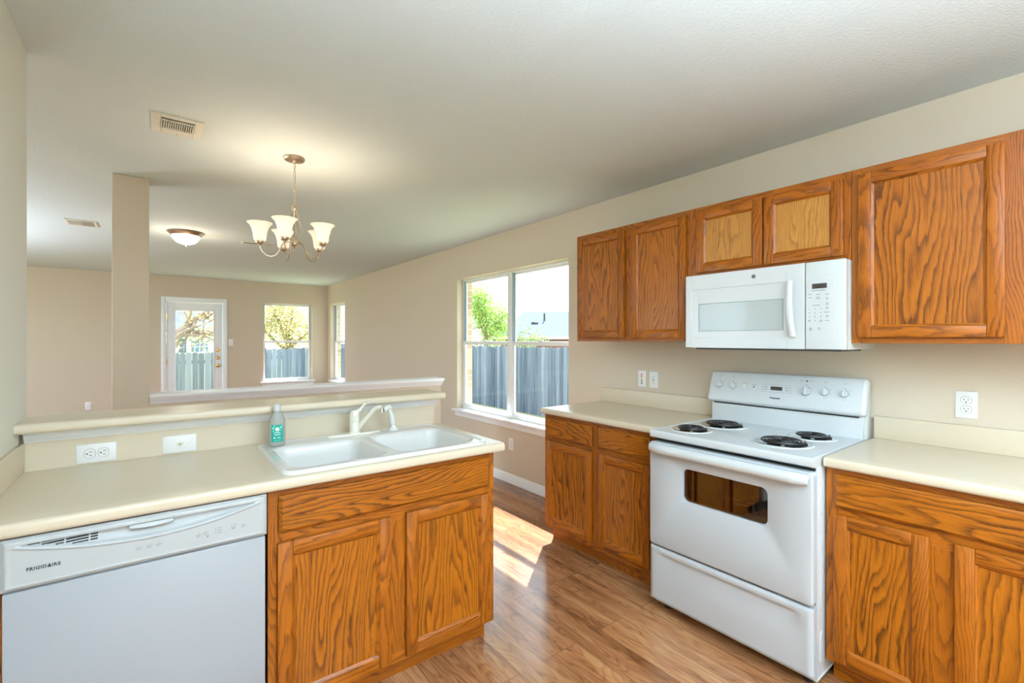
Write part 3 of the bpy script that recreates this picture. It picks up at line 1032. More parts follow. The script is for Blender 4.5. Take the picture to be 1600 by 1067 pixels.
# soap bottle
t = thing('soap_bottle', 'clear dish soap bottle with teal label on the sink rim', 'bottle', (0.424, 2.224, 0.9255), (0, 0, R(-8)))
b = MB()
b.lathe([(0, 0.001), (0.026, 0.0), (0.031, 0.004), (0.032, 0.012), (0.032, 0.100), (0.030, 0.114), (0.024, 0.128), (0.016, 0.138), (0.0125, 0.143), (0.0125, 0.150)], 40, sx=1.0, sy=0.72)
b.build('bottle_body', M['bottle'], t)
b = MB()
b.lathe([(0.0, 0.149), (0.0145, 0.149), (0.0150, 0.151), (0.0140, 0.160), (0.0130, 0.176), (0.011, 0.178), (0, 0.178)], 28)
b.build('cap', M['white_sat'], t)


def arc_strip(mb, a0, a1, z0, z1, rx, ry, n=14):
    rows = []
    for i in range(n + 1):
        a = a0 + (a1 - a0) * i / n
        rows.append((mb.bm.verts.new((rx * math.cos(a), ry * math.sin(a), z0)), mb.bm.verts.new((rx * math.cos(a), ry * math.sin(a), z1))))
    for p, q in zip(rows, rows[1:]):
        mb.bm.faces.new((p[0], q[0], q[1], p[1]))


b = MB(); arc_strip(b, R(-90 - 44), R(-90 + 44), 0.018, 0.092, 0.0325, 0.0236)
lb = b.build('label', M['teal'], t)


def on_label(x, z, d=0.0242):
    """matrix at label position x (across), z (up)"""
    a = math.asin(max(-1, min(1, x / 0.0328)))
    return tz((0.0328 * math.sin(a), -d * math.cos(a) - 0.0006, z), (0, 0, 0)) @ Matrix.Rotation(a * 0.75, 4, 'Z')


b = MB()
for x, z, s in ((-0.016, 0.078, 0.005), (0.014, 0.080, 0.005), (-0.011, 0.087, 0.003), (0.019, 0.088, 0.003), (-0.015, 0.066, 0.003), (0.013, 0.069, 0.0025)):
    Tm = on_label(x, z)
    b.lathe([(0, -0.0002), (s, -0.0002), (s, 0.0002), (0, 0.0002)], 5, T=Tm @ Matrix.Rotation(FR, 4, 'X'))
b.build('leaf_print', M['mint'], lb)
b = MB()
Tm = on_label(0.0, 0.073)
b.lathe([(0, -0.0002), (0.0085, -0.0002), (0.0085, 0.0002), (0, 0.0002)], 20, T=Tm @ Matrix.Rotation(FR, 4, 'X'))
for z, w_, h_ in ((0.060, 0.026, 0.0022), (0.057, 0.020, 0.0014), (0.051, 0.028, 0.0022), (0.0475, 0.018, 0.0014), (0.039, 0.014, 0.0010), (0.0365, 0.014, 0.0010), (0.034, 0.015, 0.0010), (0.025, 0.028, 0.0008)):
    k = 7
    for i in range(k):
        x = -w_ / 2 + w_ * (i + 0.5) / k
        b.box(-w_ / k * 0.34, w_ / k * 0.34, -0.0001, 0.0003, -h_ / 2, h_ / 2, T=on_label(x + (0.006 if 0.03 < z < 0.04 else 0), z))
b.box(-0.003, 0.003, -0.0001, 0.0003, -0.003, 0.003, T=on_label(-0.011, 0.0365))
b.build('label_print', M['label_white'], lb)


# ------------------------------------------------------------------ wiring plates
def rounded_face(mb, cx, cz, r, half, y0, y1, n=10):
    """duplex receptacle face: circle cut flat top and bottom"""
    pts = []
    for i in range(4 * n):
        a = 2 * PI * i / (4 * n)
        pts.append((cx + r * math.cos(a), cz + max(-half, min(half, r * math.sin(a)))))
    mb.prism(pts, 'y', y0, y1)


def outlet(label, loc, rot, group=None, name='wall_outlet', kind='duplex'):
    t = thing(name, label, 'outlet' if kind != 'switch' else 'light switch', loc, rot, group)
    b = MB()
    if kind == 'thin':
        b.box(-0.035, 0.035, -0.006, 0, -0.057, 0.057, 0.003, 2)
    else:
        b.box(-0.035, 0.035, -0.006, 0, -0.057, 0.057, 0.003, 2)
    b.build('plate', M['plate'], t)
    if kind == 'duplex':
        for z in (0.0195, -0.0195):
            b = MB()
            rounded_face(b, 0, z, 0.0172, 0.0145, -0.0085, -0.006)
            rc = b.build('receptacle', M['plate'], t)
            b = MB()
            b.box(-0.0075, -0.0055, -0.0089, -0.0084, z - 0.001, z + 0.007)
            b.box(0.0055, 0.0075, -0.0089, -0.0084, z - 0.001, z + 0.006)
            b.lathe([(0, -0.0003), (0.0026, -0.0003), (0.0026, 0.0003), (0, 0.0003)], 12, T=tz((0, -0.0087, z - 0.0075), (FR, 0, 0)))
            b.build('slots', M['dark'], rc)
            # the rim is a grey tube that paints the shadow line round the receptacle
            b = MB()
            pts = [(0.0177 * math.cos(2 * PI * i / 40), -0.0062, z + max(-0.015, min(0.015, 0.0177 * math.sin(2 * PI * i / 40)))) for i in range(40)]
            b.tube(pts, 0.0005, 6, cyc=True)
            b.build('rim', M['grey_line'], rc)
        b = MB(); b.lathe([(0, 0.001), (0.0024, 0.001), (0.0028, 0.0), (0, 0.0)], 12, T=tz((0, -0.006, 0), (FR, 0, 0)))
        b.build('screw', M['alu'], t)
    elif kind == 'decora':
        b = MB(); b.box(-0.0165, 0.0165, -0.0085, -0.006, -0.0335, 0.0335, 0.001, 1)
        rc = b.build('receptacle', M['plate'], t)
        b = MB()
        for z in (0.019, -0.019):
            b.box(-0.0075, -0.0055, -0.0089, -0.0084, z - 0.001, z + 0.007)
            b.box(0.0055, 0.0075, -0.0089, -0.0084, z - 0.001, z + 0.006)
            b.lathe([(0, -0.0003), (0.0026, -0.0003), (0.0026, 0.0003), (0, 0.0003)], 12, T=tz((0, -0.0087, z - 0.0075), (FR, 0, 0)))
        b.box(-0.009, 0.009, -0.0092, -0.0084, -0.004, -0.001)
        b.box(-0.009, 0.009, -0.0092, -0.0084, 0.001, 0.004)
        b.build('slots', M['grey_line'], rc)
    elif kind == 'switch':
        b = MB()
        b.box(-0.006, 0.006, -0.0068, -0.0055, -0.013, 0.013)
        b.prism([(-0.0055, -0.006), (-0.019, 0.004), (-0.018, 0.011), (-0.0055, 0.006)], 'x', -0.0045, 0.0045)
        b.build('toggle', M['cream'], t)
        for z in (0.03, -0.03):
            b = MB(); b.lathe([(0, 0), (0.0030, 0), (0.0026, 0.001), (0, 0.001)], 12, T=tz((0, -0.006, z), (FR, 0, 0)))
            b.build('screw', M['alu'], t)
    elif kind == 'jacks':
        for z, mm in ((0.032, 'red'), (0.019, 'red'), (0.004, 'yellow'), (-0.014, 'black'), (-0.030, 'black')):
            b = MB(); b.lathe([(0, 0), (0.0046, 0), (0.0046, 0.004), (0.003, 0.005), (0, 0.005)], 14, T=tz((0, -0.006, z), (FR, 0, 0)))
            b.build('jack', M[mm], t)
    return t


HZ = (0, R(90), 0)
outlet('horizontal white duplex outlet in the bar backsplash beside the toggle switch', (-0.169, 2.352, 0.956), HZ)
outlet('horizontal white toggle switch plate in the bar backsplash', (0.086, 2.352, 0.956), HZ, name='light_switch', kind='switch')
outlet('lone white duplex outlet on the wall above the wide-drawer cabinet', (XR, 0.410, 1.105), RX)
outlet('white jack plate with red and yellow sockets above the worktop by the range', (XR, 2.070, 1.106), RX, name='jack_plate', kind='jacks')
outlet('white square-faced outlet between the jack plate and the range', (XR, 1.972, 1.105), RX, kind='decora')
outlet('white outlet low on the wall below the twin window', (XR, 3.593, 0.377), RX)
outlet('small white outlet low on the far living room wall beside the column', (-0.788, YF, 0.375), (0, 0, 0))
outlet('white light switch between the glazed door and the far window', (1.087, YF, 1.335), (0, 0, 0), name='light_switch', kind='switch')
#PART2
# ------------------------------------------------------------------ dishwasher
t = thing('dishwasher', 'white built-in dishwasher beside the oak sink cabinet', 'dishwasher', (-0.004, 1.715, 0))
b = MB(); b.box(-0.295, 0.297, 0.05, 0.60, 0.02, 0.868)
b.build('body', M['dark'], t)
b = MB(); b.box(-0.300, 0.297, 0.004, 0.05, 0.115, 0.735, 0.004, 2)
b.build('door', M['dw_panel'], t)
b = MB(); b.box(-0.298, 0.299, 0.075, 0.09, 0.0, 0.105, 0.002)
b.build('toe_panel', M['dw_panel'], t)
# control panel: height field with the smile-shaped grip recess
mb = MB()
NX, NZ = 200, 56
X0, X1, Z0, Z1 = -0.303, 0.301, 0.739, 0.871


def smile(x):
    u = (x + 0.0) / 0.277
    return 0.813 + 0.040 * abs(u) ** 2.0


gr = []
for j in range(NZ + 1):
    row = []
    z = Z0 + (Z1 - Z0) * j / NZ
    for i in range(NX + 1):
        x = X0 + (X1 - X0) * i / NX
        dd = sd_rr(x, z, (X0 + X1) / 2, (Z0 + Z1) / 2, (X1 - X0) / 2, (Z1 - Z0) / 2, 0.004)
        y = 0.008 * (1 - sstep(0, 0.010, -dd))
        # raised face below the grip
        u = z - smile(x)
        inside = 0.854 - z
        if abs(x) < 0.277:
            e = sstep(0.0, 0.006, u) * sstep(-0.0005, 0.002, inside)
            y += 0.020 * e * min(1, max(0.0, u / 0.03 + 0.25)) * sstep(0.277, 0.26, abs(x))
            y -= 0.003 * math.exp(-((u + 0.003) / 0.003) ** 2)
        if abs(x) < 0.285 and 0.752 < z < smile(min(0.277, abs(x))) - 0.006:
            y += 0.0012
        row.append(mb.bm.verts.new((x, y, z)))
    gr.append(row)
for j in range(NZ):
    for i in range(NX):
        mb.bm.faces.new((gr[j][i], gr[j][i + 1], gr[j + 1][i + 1], gr[j + 1][i]))
mb.box(X0 + 0.001, X1 - 0.001, 0.030, 0.05, Z0 + 0.001, Z1 - 0.001)
for (p, q, r, s_) in ((X0, X0 + 0.001, Z0, Z1), (X1 - 0.001, X1, Z0, Z1), (X0, X1, Z0, Z0 + 0.001), (X0, X1, Z1 - 0.001, Z1)):
    mb.box(p, q, 0.0085, 0.045, r, s_)
cp = mb.build('control_panel', M['dw_satin'], t, smooth=50)
b = MB()
for k in range(4):
    z = 0.8505 - 0.0062 * k
    xa = -0.277 * math.sqrt(max(0, (z - 0.817) / 0.040)) if z > 0.817 else 0
    xa = max(-0.262, xa)
    segs = [(xa, -0.232), (-0.228, -0.186), (-0.182, -0.137), (-0.133, -0.118)]
    for p, q in segs:
        p = max(p, xa)
        if q - p > 0.006:
            for m_ in range(10):
                pa, qa = p + (q - p) * m_ / 10, p + (q - p) * (m_ + 1) / 10
                u_ = z - smile((pa + qa) / 2)
                ys = 0.020 * sstep(0.0, 0.006, u_) * min(1, max(0.0, u_ / 0.03 + 0.25))
                b.box(pa, qa, ys - 0.0012, ys + 0.006, z - 0.0018, z + 0.0018)
b.build('vent_slots', M['dark'], cp)
b = MB()
n0 = 24
rows = []
for i in range(n0 + 1):
    x = -0.050 + 0.101 * i / n0
    u = 2 * i / n0 - 1
    rows.append([b.bm.verts.new((x, yy_, zz_)) for yy_, zz_ in ((0.004 - 0.002 * (1 - u * u), 0.852), (-0.001 - 0.003 * (1 - u * u), 0.846 - 0.004 * (1 - u * u)), (0.001, 0.842 - 0.004 * (1 - u * u)), (0.015, 0.842 - 0.002 * (1 - u * u)), (0.015, 0.852))])
for p, q in zip(rows, rows[1:]):
    for k in range(5):
        b.bm.faces.new((p[k], q[k], q[(k + 1) % 5], p[(k + 1) % 5]))
b.bm.faces.new(rows[0]); b.bm.faces.new(rows[-1][::-1])
bmesh.ops.recalc_face_normals(b.bm, faces=b.bm.faces)
b.build('latch', M['dw_satin'], cp)
b = MB()
b.text('FRIGID\u0394IRE', 0.0115, tz((-0.2235, 0.0005, 0.7885), (FR, 0, 0)) @ Matrix.Scale(1.0, 4), 0.0004, 1.12, 0.00035)
b.build('brand_lettering', M['print'], cp)
b = MB()


def marks(mb, x, z, w_, rows_=2, dot=True, y=0.0008):
    for k in range(rows_):
        ww = w_ * (1.0 if k == 0 else 0.7)
        for q in range(5):
            mb.box(x - w_ / 2 + ww * (q + 0.1) / 5, x - w_ / 2 + ww * (q + 0.75) / 5, y - 0.0004, y + 0.0004, z - 0.0042 * k - 0.0008, z - 0.0042 * k + 0.0008)
    if dot:
        mb.box(x - 0.0008, x + 0.0008, y - 0.0004, y + 0.0004, z + 0.004, z + 0.0058)


for x, z, w_ in ((-0.029, 0.784, 0.015), (-0.004, 0.784, 0.015), (0.018, 0.784, 0.015), (0.114, 0.785, 0.013), (0.132, 0.787, 0.013), (0.234, 0.787, 0.013)):
    b = MB(); marks(b, x, z, w_)
    b.build('button_print', M['grey_line'], cp, smooth=0)
b = MB()
b.lathe([(0, -0.0004), (0.0026, -0.0004), (0.0026, 0.0004), (0, 0.0004)], 12, T=tz((0.137, 0.0008, 0.776), (FR, 0, 0)))
b.build('lock_symbol', M['grey_line'], cp, smooth=0)
b = MB()
for z in (0.795, 0.787, 0.779):
    b.box(0.156, 0.158, 0.0004, 0.0012, z - 0.001, z + 0.001)
    marks(b, 0.168, z, 0.013, 1, False)
b.build('indicator_print', M['grey_line'], cp, smooth=0)
b = MB()
for x in (0.200, 0.207, 0.214):
    b.box(x - 0.0007, x + 0.0007, 0.0004, 0.0012, 0.7925, 0.7965)
marks(b, 0.207, 0.787, 0.014, 2, False)
b.build('button_print', M['grey_line'], cp)

# ------------------------------------------------------------------ range
ST = thing('electric_range', 'white freestanding range with four coil burners', 'range', (2.03, 1.489, 0), RX)
w = 0.753
b = MB()
b.box(0.003, w - 0.001, 0.046, 0.66, 0.03, 0.880, 0.002)
# embossed side panel ridges
for (y0, y1, z0, z1) in ((0.075, 0.135, 0.08, 0.82),):
    for (a, c_) in ((0.09, 0.22), (0.30, 0.60), (0.68, 0.80)):
        pts = [(w - 0.0005, y0, a), (w - 0.0005, y0, c_), ]
        b.tube([(w - 0.0005, y0 + 0.012, a), (w - 0.0005, y0, a + 0.012), (w - 0.0005, y0, c_ - 0.012), (w - 0.0005, y0 + 0.012, c_)], 0.0022, 8)
b.box(w - 0.002, w + 0.0015, 0.048, 0.62, 0.036, 0.044, 0.001)
b.build('body', M['white'], ST)
for x, y in ((0.05, 0.09), (w - 0.05, 0.09), (0.05, 0.60), (w - 0.05, 0.60)):
    b = MB(); b.lathe([(0, 0), (0.020, 0), (0.022, 0.004), (0.022, 0.012), (0.010, 0.016), (0.010, 0.032), (0, 0.032)], 20, (x, y, 0))
    b.build('foot', M['black'], ST)
# door with real window opening
b = MB()
z0, z1 = 0.340, 0.862
wx0, wx1, wz0, wz1 = 0.190, 0.583, 0.603, 0.760


def slab_with_window(mb, x0, x1, z0, z1, y0, y1, hole, r, rb=0.008, n=8):
    """rounded slab facing -y with a rounded window hole"""
    hx0, hx1, hz0, hz1 = hole
    def rr(x0, x1, z0, z1, r):
        pts = []
        for (cx, cz, a0) in ((x1 - r, z1 - r, 0), (x0 + r, z1 - r, 90), (x0 + r, z0 + r, 180), (x1 - r, z0 + r, 270)):
            for i in range(n + 1):
                a = R(a0 + 90 * i / n)
                pts.append((cx + r * math.cos(a), cz + r * math.sin(a)))
        return pts
    loops = []
    for (ins, y) in ((0.0, y1), (0.0, y0 + rb), (rb * 0.12, y0 + rb * 0.5), (rb * 0.4, y0 + rb * 0.15), (rb, y0)):
        loops.append([mb.bm.verts.new((p[0], y, p[1])) for p in rr(x0 + ins, x1 - ins, z0 + ins, z1 - ins, max(0.004, 0.014 - ins))])
    for (ins, y) in ((-0.004, y0), (-0.001, y0 + 0.002), (0.0, y0 + 0.006), (0.0, y1)):
        loops.append([mb.bm.verts.new((p[0], y, p[1])) for p in rr(hx0 + ins, hx1 - ins, hz0 + ins, hz1 - ins, r - ins)])
    N = len(loops[0])
    for A, B in zip(loops, loops[1:]):
        for i in range(N):
            mb.bm.faces.new((A[i], A[(i + 1) % N], B[(i + 1) % N], B[i]))
    A, B = loops[-1], loops[0]
    for i in range(N):
        mb.bm.faces.new((A[i], A[(i + 1) % N], B[(i + 1) % N], B[i]))
    bmesh.ops.recalc_face_normals(mb.bm, faces=mb.bm.faces)


slab_with_window(b, 0.0, w, z0, z1, 0.0, 0.040, (wx0, wx1, wz0, wz1), 0.028)
dr = b.build('oven_door', M['white_panel'], ST, smooth=40)
b = MB(); b.box(wx0 - 0.006, wx1 + 0.006, 0.012, 0.016, wz0 - 0.006, wz1 + 0.006)
b.build('window_glass', M['oven_glass'], dr)
b = MB(); b.box(wx0 - 0.01, wx1 + 0.01, 0.0405, 0.0455, wz0 - 0.01, wz1 + 0.01)
b.build('oven_interior', M['oven_dark'], dr)
b = MB()
for z in (0.655, 0.668):
    b.tube([(wx0 + 0.005, 0.032, z), (wx1 - 0.005, 0.032, z)], 0.0018, 8)
for i in range(12):
    x = wx0 + 0.02 + i * 0.032
    b.tube([(x, 0.032, 0.653), (x, 0.036, 0.668)], 0.0011, 6)
b.build('oven_rack', M['chrome'], dr)
b = MB()
pr = [(0.0, 0.852), (-0.010, 0.858), (-0.028, 0.858), (-0.040, 0.850), (-0.046, 0.838), (-0.044, 0.822), (-0.034, 0.812), (-0.026, 0.812), (-0.022, 0.820), (-0.022, 0.832), (-0.014, 0.838), (0.0, 0.838)]
segs = 30
rows = []
for i in range(segs + 1):
    x = 0.012 + (w - 0.024) * i / segs
    e = min(i, segs - i) / segs
    k = 0.55 + 0.45 * sstep(0, 0.07, e)
    rows.append([b.bm.verts.new((x, p[0] * k, 0.835 + (p[1] - 0.835) * (0.75 + 0.25 * k))) for p in pr])
for p, q in zip(rows, rows[1:]):
    for k in range(len(pr)):
        b.bm.faces.new((p[k], q[k], q[(k + 1) % len(pr)], p[(k + 1) % len(pr)]))
b.bm.faces.new(rows[0]); b.bm.faces.new(rows[-1][::-1])
bmesh.ops.recalc_face_normals(b.bm, faces=b.bm.faces)
b.build('oven_handle', M['white'], dr, smooth=60)
# storage drawer
b = MB()
NX, NZ = 60, 40
z0, z1 = 0.058, 0.330
gr = []
for j in range(NZ + 1):
    row = []
    for i in range(NX + 1):
        x = w * i / NX
        z = z0 + (z1 - z0) * j / NZ
        dd = sd_rr(x, z, w / 2, (z0 + z1) / 2, w / 2, (z1 - z0) / 2, 0.012)
        if dd > 0:
            dd = 0
        y = 0.010 * (1 - math.sqrt(1 - (1 - min(1, -dd / 0.012)) ** 2))
        ex = sstep(0.03, 0.09, min(x, w - x))
        y += 0.009 * ex * sstep(0.302, 0.292, z) * sstep(0.16, 0.29, z)
        row.append(b.bm.verts.new((x, y, z)))
    gr.append(row)
for j in range(NZ):
    for i in range(NX):
        b.bm.faces.new((gr[j][i], gr[j][i + 1], gr[j + 1][i + 1], gr[j + 1][i]))
b.box(0.001, w - 0.001, 0.011, 0.04, z0 + 0.001, z1 - 0.001)
b.build('storage_drawer', M['white_panel'], ST, smooth=50)
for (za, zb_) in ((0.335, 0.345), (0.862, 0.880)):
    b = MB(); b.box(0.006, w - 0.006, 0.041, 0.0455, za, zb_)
    b.build('door_gap_shade', M['dark'], ST)  # dark strip painted in for the shade above and below the oven door
# cooktop
b = MB()
b.prism(nose(0.004, 0.60, 0.918, 0.038, 0.012), 'x', 0.0, w)
b.tube([(0.006, 0.02, 0.9155), (0.006, 0.58, 0.9155)], 0.0045, 10)
b.tube([(w - 0.006, 0.02, 0.9155), (w - 0.006, 0.58, 0.9155)], 0.0045, 10)
ct = b.build('cooktop', M['white'], ST, smooth=50)
for (x, y, r) in ((0.134, 0.165, 0.074), (0.169, 0.412, 0.094), (0.554, 0.208, 0.094), (0.586, 0.450, 0.074)):
    b = MB()
    b.lathe([(r + 0.030, 0.0), (r + 0.028, 0.0035), (r + 0.022, 0.0045), (r + 0.018, 0.001)], 48, (x, y, 0.918))
    b.build('burner_ring', M['white'], ct)
    b = MB()
    b.lathe([(r + 0.020, 0.0035), (r + 0.016, 0.0055), (r + 0.010, 0.004), (r + 0.004, 0.0022), (0.02, 0.0012), (0, 0.0012)], 48, (x, y, 0.918))
    b.build('drip_pan', M['chrome'], ct)
    b = MB()
    turns = 4 if r < 0.08 else 5
    pts = []
    K = turns * 30
    for i in range(K + 1):
        a = 2 * PI * turns * i / K + 0.6
        rad = 0.017 + (r - 0.004 - 0.017) * i / K
        pts.append((x + rad * math.cos(a), y + rad * math.sin(a), 0.9315))
    b.tube(pts, 0.0042, 8)
    e = pts[-1]
    for k in range(3):
        a = 2 * PI * k / 3 + 0.3
        b.box(0.01, r + 0.004, -0.0012, 0.0012, -0.006, 0.003, T=tz((x, y, 0.9255), (0, 0, a)))
    b.build('burner_coil', M['coil'], ct)
# back guard
b = MB()
b.box(0.006, w - 0.006, 0.590, 0.612, 0.90, 1.05, 0.004)
b.box(0.001, w - 0.001, 0.612, 0.69, 0.86, 1.185, 0.004)
b.build('back_panel', M['white'], ST)
th_ = math.atan(0.31)
TP = tz((0, 0.557, 1.030), (-th_, 0, 0))
b = MB()
b.box(-0.010, w + 0.010, 0.0, 0.050, 0.0, 0.180, 0.016, 4, T=TP)
b.build('control_housing', M['white'], ST, smooth=60)
b = MB(); b.box(0.02, w - 0.02, 0.588, 0.5905, 1.014, 1.021)
b.build('vent_slot', M['dark'], ST)
PN = ST


def knob(x, tt, r, name='burner_knob'):
    T0 = TP @ tz((x, 0.0, tt), (FR, 0, 0))
    mb = MB()
    mb.lathe([(0, 0.0), (r, 0.0), (r, 0.004), (r * 0.97, 0.010), (r * 0.92, 0.013), (0, 0.014)], 32, T=T0)
    mb.box(-r * 0.20, r * 0.20, -r * 0.92, r * 0.92, 0.011, 0.022, 0.003, 2, T=T0)
    o = mb.build(name, M['white'], PN, smooth=50)
    mb = MB()
    mb.tube([(r * 1.02 * math.cos(2 * PI * i / 36), r * 1.02 * math.sin(2 * PI * i / 36), 0.0006) for i in range(36)], 0.0011, 6, T=T0, cyc=True)  # grey ring drawn as the shadow line at the foot of the knob
    if r < 0.022:
        for k in range(11):
            a = R(-200 + 26 * k)
            mb.box(r * 1.18, r * 1.38, -0.0005, 0.0005, -0.0002, 0.0004, T=T0 @ Matrix.Rotation(a, 4, 'Z'))
            if k in (5, 7, 9):
                mb.box(r * 1.5, r * 1.75, -0.0009, 0.0009, -0.0002, 0.0004, T=T0 @ Matrix.Rotation(a, 4, 'Z'))
    else:
        for k in range(12):
            mb.box(r * 0.70, r * 0.86, -0.0008, 0.0008, 0.0135, 0.0145, T=T0 @ Matrix.Rotation(R(30 * k + 15), 4, 'Z'))
    mb.box(-0.005, 0.005, r + 0.008, r + 0.0095, -0.0002, 0.0004, T=T0)
    mb.box(-0.004, 0.004, -r - 0.013, -r - 0.0115, -0.0002, 0.0004, T=T0)
    mb.build('dial_marks_and_shade', M['grey_line'], o, smooth=0)
    return o


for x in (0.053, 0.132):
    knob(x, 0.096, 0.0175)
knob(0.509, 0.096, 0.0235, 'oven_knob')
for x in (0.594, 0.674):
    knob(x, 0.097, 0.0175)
for (x, tt) in ((0.251, 0.097), (0.509, 0.148)):
    b = MB(); b.lathe([(0, 0), (0.004, 0), (0.003, 0.002), (0, 0.0024)], 16, T=TP @ tz((x, 0, tt), (FR, 0, 0)))
    b.build('indicator_light', M['black'], PN)
b = MB()
b.box(0.192, 0.206, -0.004, 0.001, 0.088, 0.106, 0.002, T=TP)
b.build('light_switch_rocker', M['cream'], PN)
b = MB(); b.box(0.339, 0.397, -0.002, 0.002, 0.087, 0.107, 0.001, T=TP)
b.build('clock_display', M['display'], PN)
b = MB()
for (p, q, r_, s_) in ((0.297, 0.298, 0.076, 0.117), (0.4375, 0.4385, 0.076, 0.117), (0.297, 0.4385, 0.076, 0.077), (0.297, 0.4385, 0.116, 0.117)):
    b.box(p, q, -0.0006, 0.0003, r_, s_, T=TP)
for (x, tt) in ((0.315, 0.103), (0.315, 0.090), (0.420, 0.103), (0.420, 0.089)):
    b.box(x - 0.008, x + 0.008, -0.0006, 0.0003, tt - 0.0015, tt + 0.0015, T=TP)
b.build('clock_outline', M['grey_line'], PN, smooth=0)
for (xa, xb, ta) in ((0.186, 0.212, 0.116), (0.238, 0.264, 0.109), (0.478, 0.498, 0.1475), (0.520, 0.540, 0.1475)):
    b = MB(); b.box(xa, xb, -0.0006, 0.0003, ta, ta + 0.0015, T=TP)
    b.build('printed_word', M['grey_line'], PN, smooth=0)
for x in (0.053, 0.132, 0.594, 0.674):
    b = MB()
    for (dx, dz) in ((-0.004, 0.004), (0.004, 0.004), (-0.004, -0.002), (0.004, -0.002)):
        b.box(x + dx - 0.0012, x + dx + 0.0012, -0.0006, 0.0003, 0.146 + dz - 0.0012, 0.146 + dz + 0.0012, T=TP)
    b.build('burner_symbol', M['grey_line'], PN, smooth=0)
b = MB()
b.text('Hotpoint', 0.0135, TP @ tz((0.367, -0.0006, 0.045), (FR, 0, 0)), 0.0004, 1.0, 0.0005)
b.build('brand_lettering', M['print'], PN, smooth=0)

# ------------------------------------------------------------------ microwave
MW = thing('microwave_oven', 'white over-the-range microwave under the short wall cabinet', 'microwave', (2.33, 1.472, 1.337), RX)
TT = Matrix.Translation((0, 0, -1.337))
b = MB()
b.box(0.002, 0.748, 0.030, 0.408, 1.337, 1.7275, 0.003, T=TT)
b.build('body', M['white'], MW)
b = MB()
b.box(0.03, 0.72, 0.05, 0.30, 1.329, 1.337, 0.002, T=TT)
b.build('vent_grille', M['print'], MW)


def framed_slab(mb, x0, x1, z0, z1, y0, y1, bev=0.006):
    mb.box(x0, x1, y0, y1, z0, z1, bev, 3, T=TT)


# door: outer frame with a shallow recessed field and window
b = MB()
dx0, dx1 = 0.0, 0.593
b.box(dx0, dx1, 0.004, 0.030, 1.338, 1.727, 0.003, 2, T=TT)
for (p, q, r_, s_) in ((dx0, 0.035, 1.338, 1.727), (0.518, dx1, 1.338, 1.727), (0.035, 0.518, 1.648, 1.727), (0.035, 0.518, 1.338, 1.393)):
    b.box(p, q, 0.0, 0.006, r_, s_, 0.0015, 1, T=TT)
for (p, q, r_, s_) in ((0.035, 0.076, 1.393, 1.648), (0.503, 0.518, 1.393, 1.648), (0.076, 0.503, 1.572, 1.648), (0.076, 0.503, 1.393, 1.426)):
    b.box(p, q, 0.0022, 0.006, r_, s_, 0.0005, 1, T=TT)
md = b.build('door', M['white'], MW)
b = MB(); b.box(0.0765, 0.5025, 0.0035, 0.005, 1.4265, 1.5715, T=TT)
b.build('door_window', M['mw_glass'], md)
b = MB()
for (p, q, r_, s_) in ((0.076, 0.078, 1.426, 1.572), (0.5015, 0.503, 1.426, 1.572), (0.076, 0.503, 1.5705, 1.572), (0.076, 0.503, 1.426, 1.4275)):
    b.box(p, q, 0.0018, 0.0045, r_, s_, T=TT)
b.build('window_gasket', M['grey_line'], md)
b = MB()
n = 16
pts = []
rows = []
for i in range(n + 1):
    u = i / n
    z = 1.650 - (1.650 - 1.395) * u - 1.337
    y = -0.030 * math.sin(PI * (0.12 + 0.80 * u)) ** 0.7 - 0.004
    x = 0.537 + 0.010 * u * u
    rows.append([b.bm.verts.new((x + dx_, y + dy_, z)) for dx_, dy_ in ((-0.014, 0.010), (-0.0135, 0.002), (-0.009, -0.004), (0.009, -0.004), (0.0135, 0.002), (0.014, 0.010))])
for p, q in zip(rows, rows[1:]):
    for k in range(6):
        b.bm.faces.new((p[k], q[k], q[(k + 1) % 6], p[(k + 1) % 6]))
b.bm.faces.new(rows[0]); b.bm.faces.new(rows[-1][::-1])
bmesh.ops.recalc_face_normals(b.bm, faces=b.bm.faces)
b._fin(0)
b.box(0.525, 0.549, -0.012, 0.004, 1.640, 1.650, 0.002, T=TT)
b.box(0.535, 0.559, -0.016, 0.004, 1.396, 1.410, 0.002, T=TT)
b.build('door_handle', M['white'], md, smooth=60)
b = MB()
T0 = TT @ tz((0.368, -0.0002, 1.690), (FR, 0, 0))
b.lathe([(0, 0), (0.0098, 0), (0.0098, 0.001), (0, 0.001)], 32, T=T0)
em = b.build('emblem', M['grey_line'], md)
b = MB()
b.lathe([(0.0075, 0.001), (0.0075, 0.0016), (0.0092, 0.0016), (0.0092, 0.001)], 32, T=T0)
b.text('GE', 0.009, T0 @ Matrix.Translation((0, 0, 0.0013)), 0.0004, 0.85, 0.0002)
b.build('emblem_letters', M['print'], em)
# control side
b = MB()
b.box(0.597, 0.752, 0.0, 0.030, 1.338, 1.727, 0.005, 3, T=TT)
mc = b.build('control_panel', M['white'], MW, smooth=50)
b = MB()
for (p, q, r_, s_) in ((0.597, 0.7085, 1.650, 1.651), (0.7085, 0.7095, 1.397, 1.651), (0.597, 0.7085, 1.397, 1.398)):
    b.box(p, q, -0.0004, 0.0004, r_, s_, T=TT)


def key(mb, x, z, w_, h_):
    l = 0.0005
    for (p, q, r_, s_) in ((x - w_, x + w_, z + h_ - l, z + h_), (x - w_, x + w_, z - h_, z - h_ + l), (x - w_, x - w_ + l, z - h_, z + h_), (x + w_ - l, x + w_, z - h_, z + h_)):
        mb.box(p, q, -0.0004, 0.0004, r_, s_, T=TT)


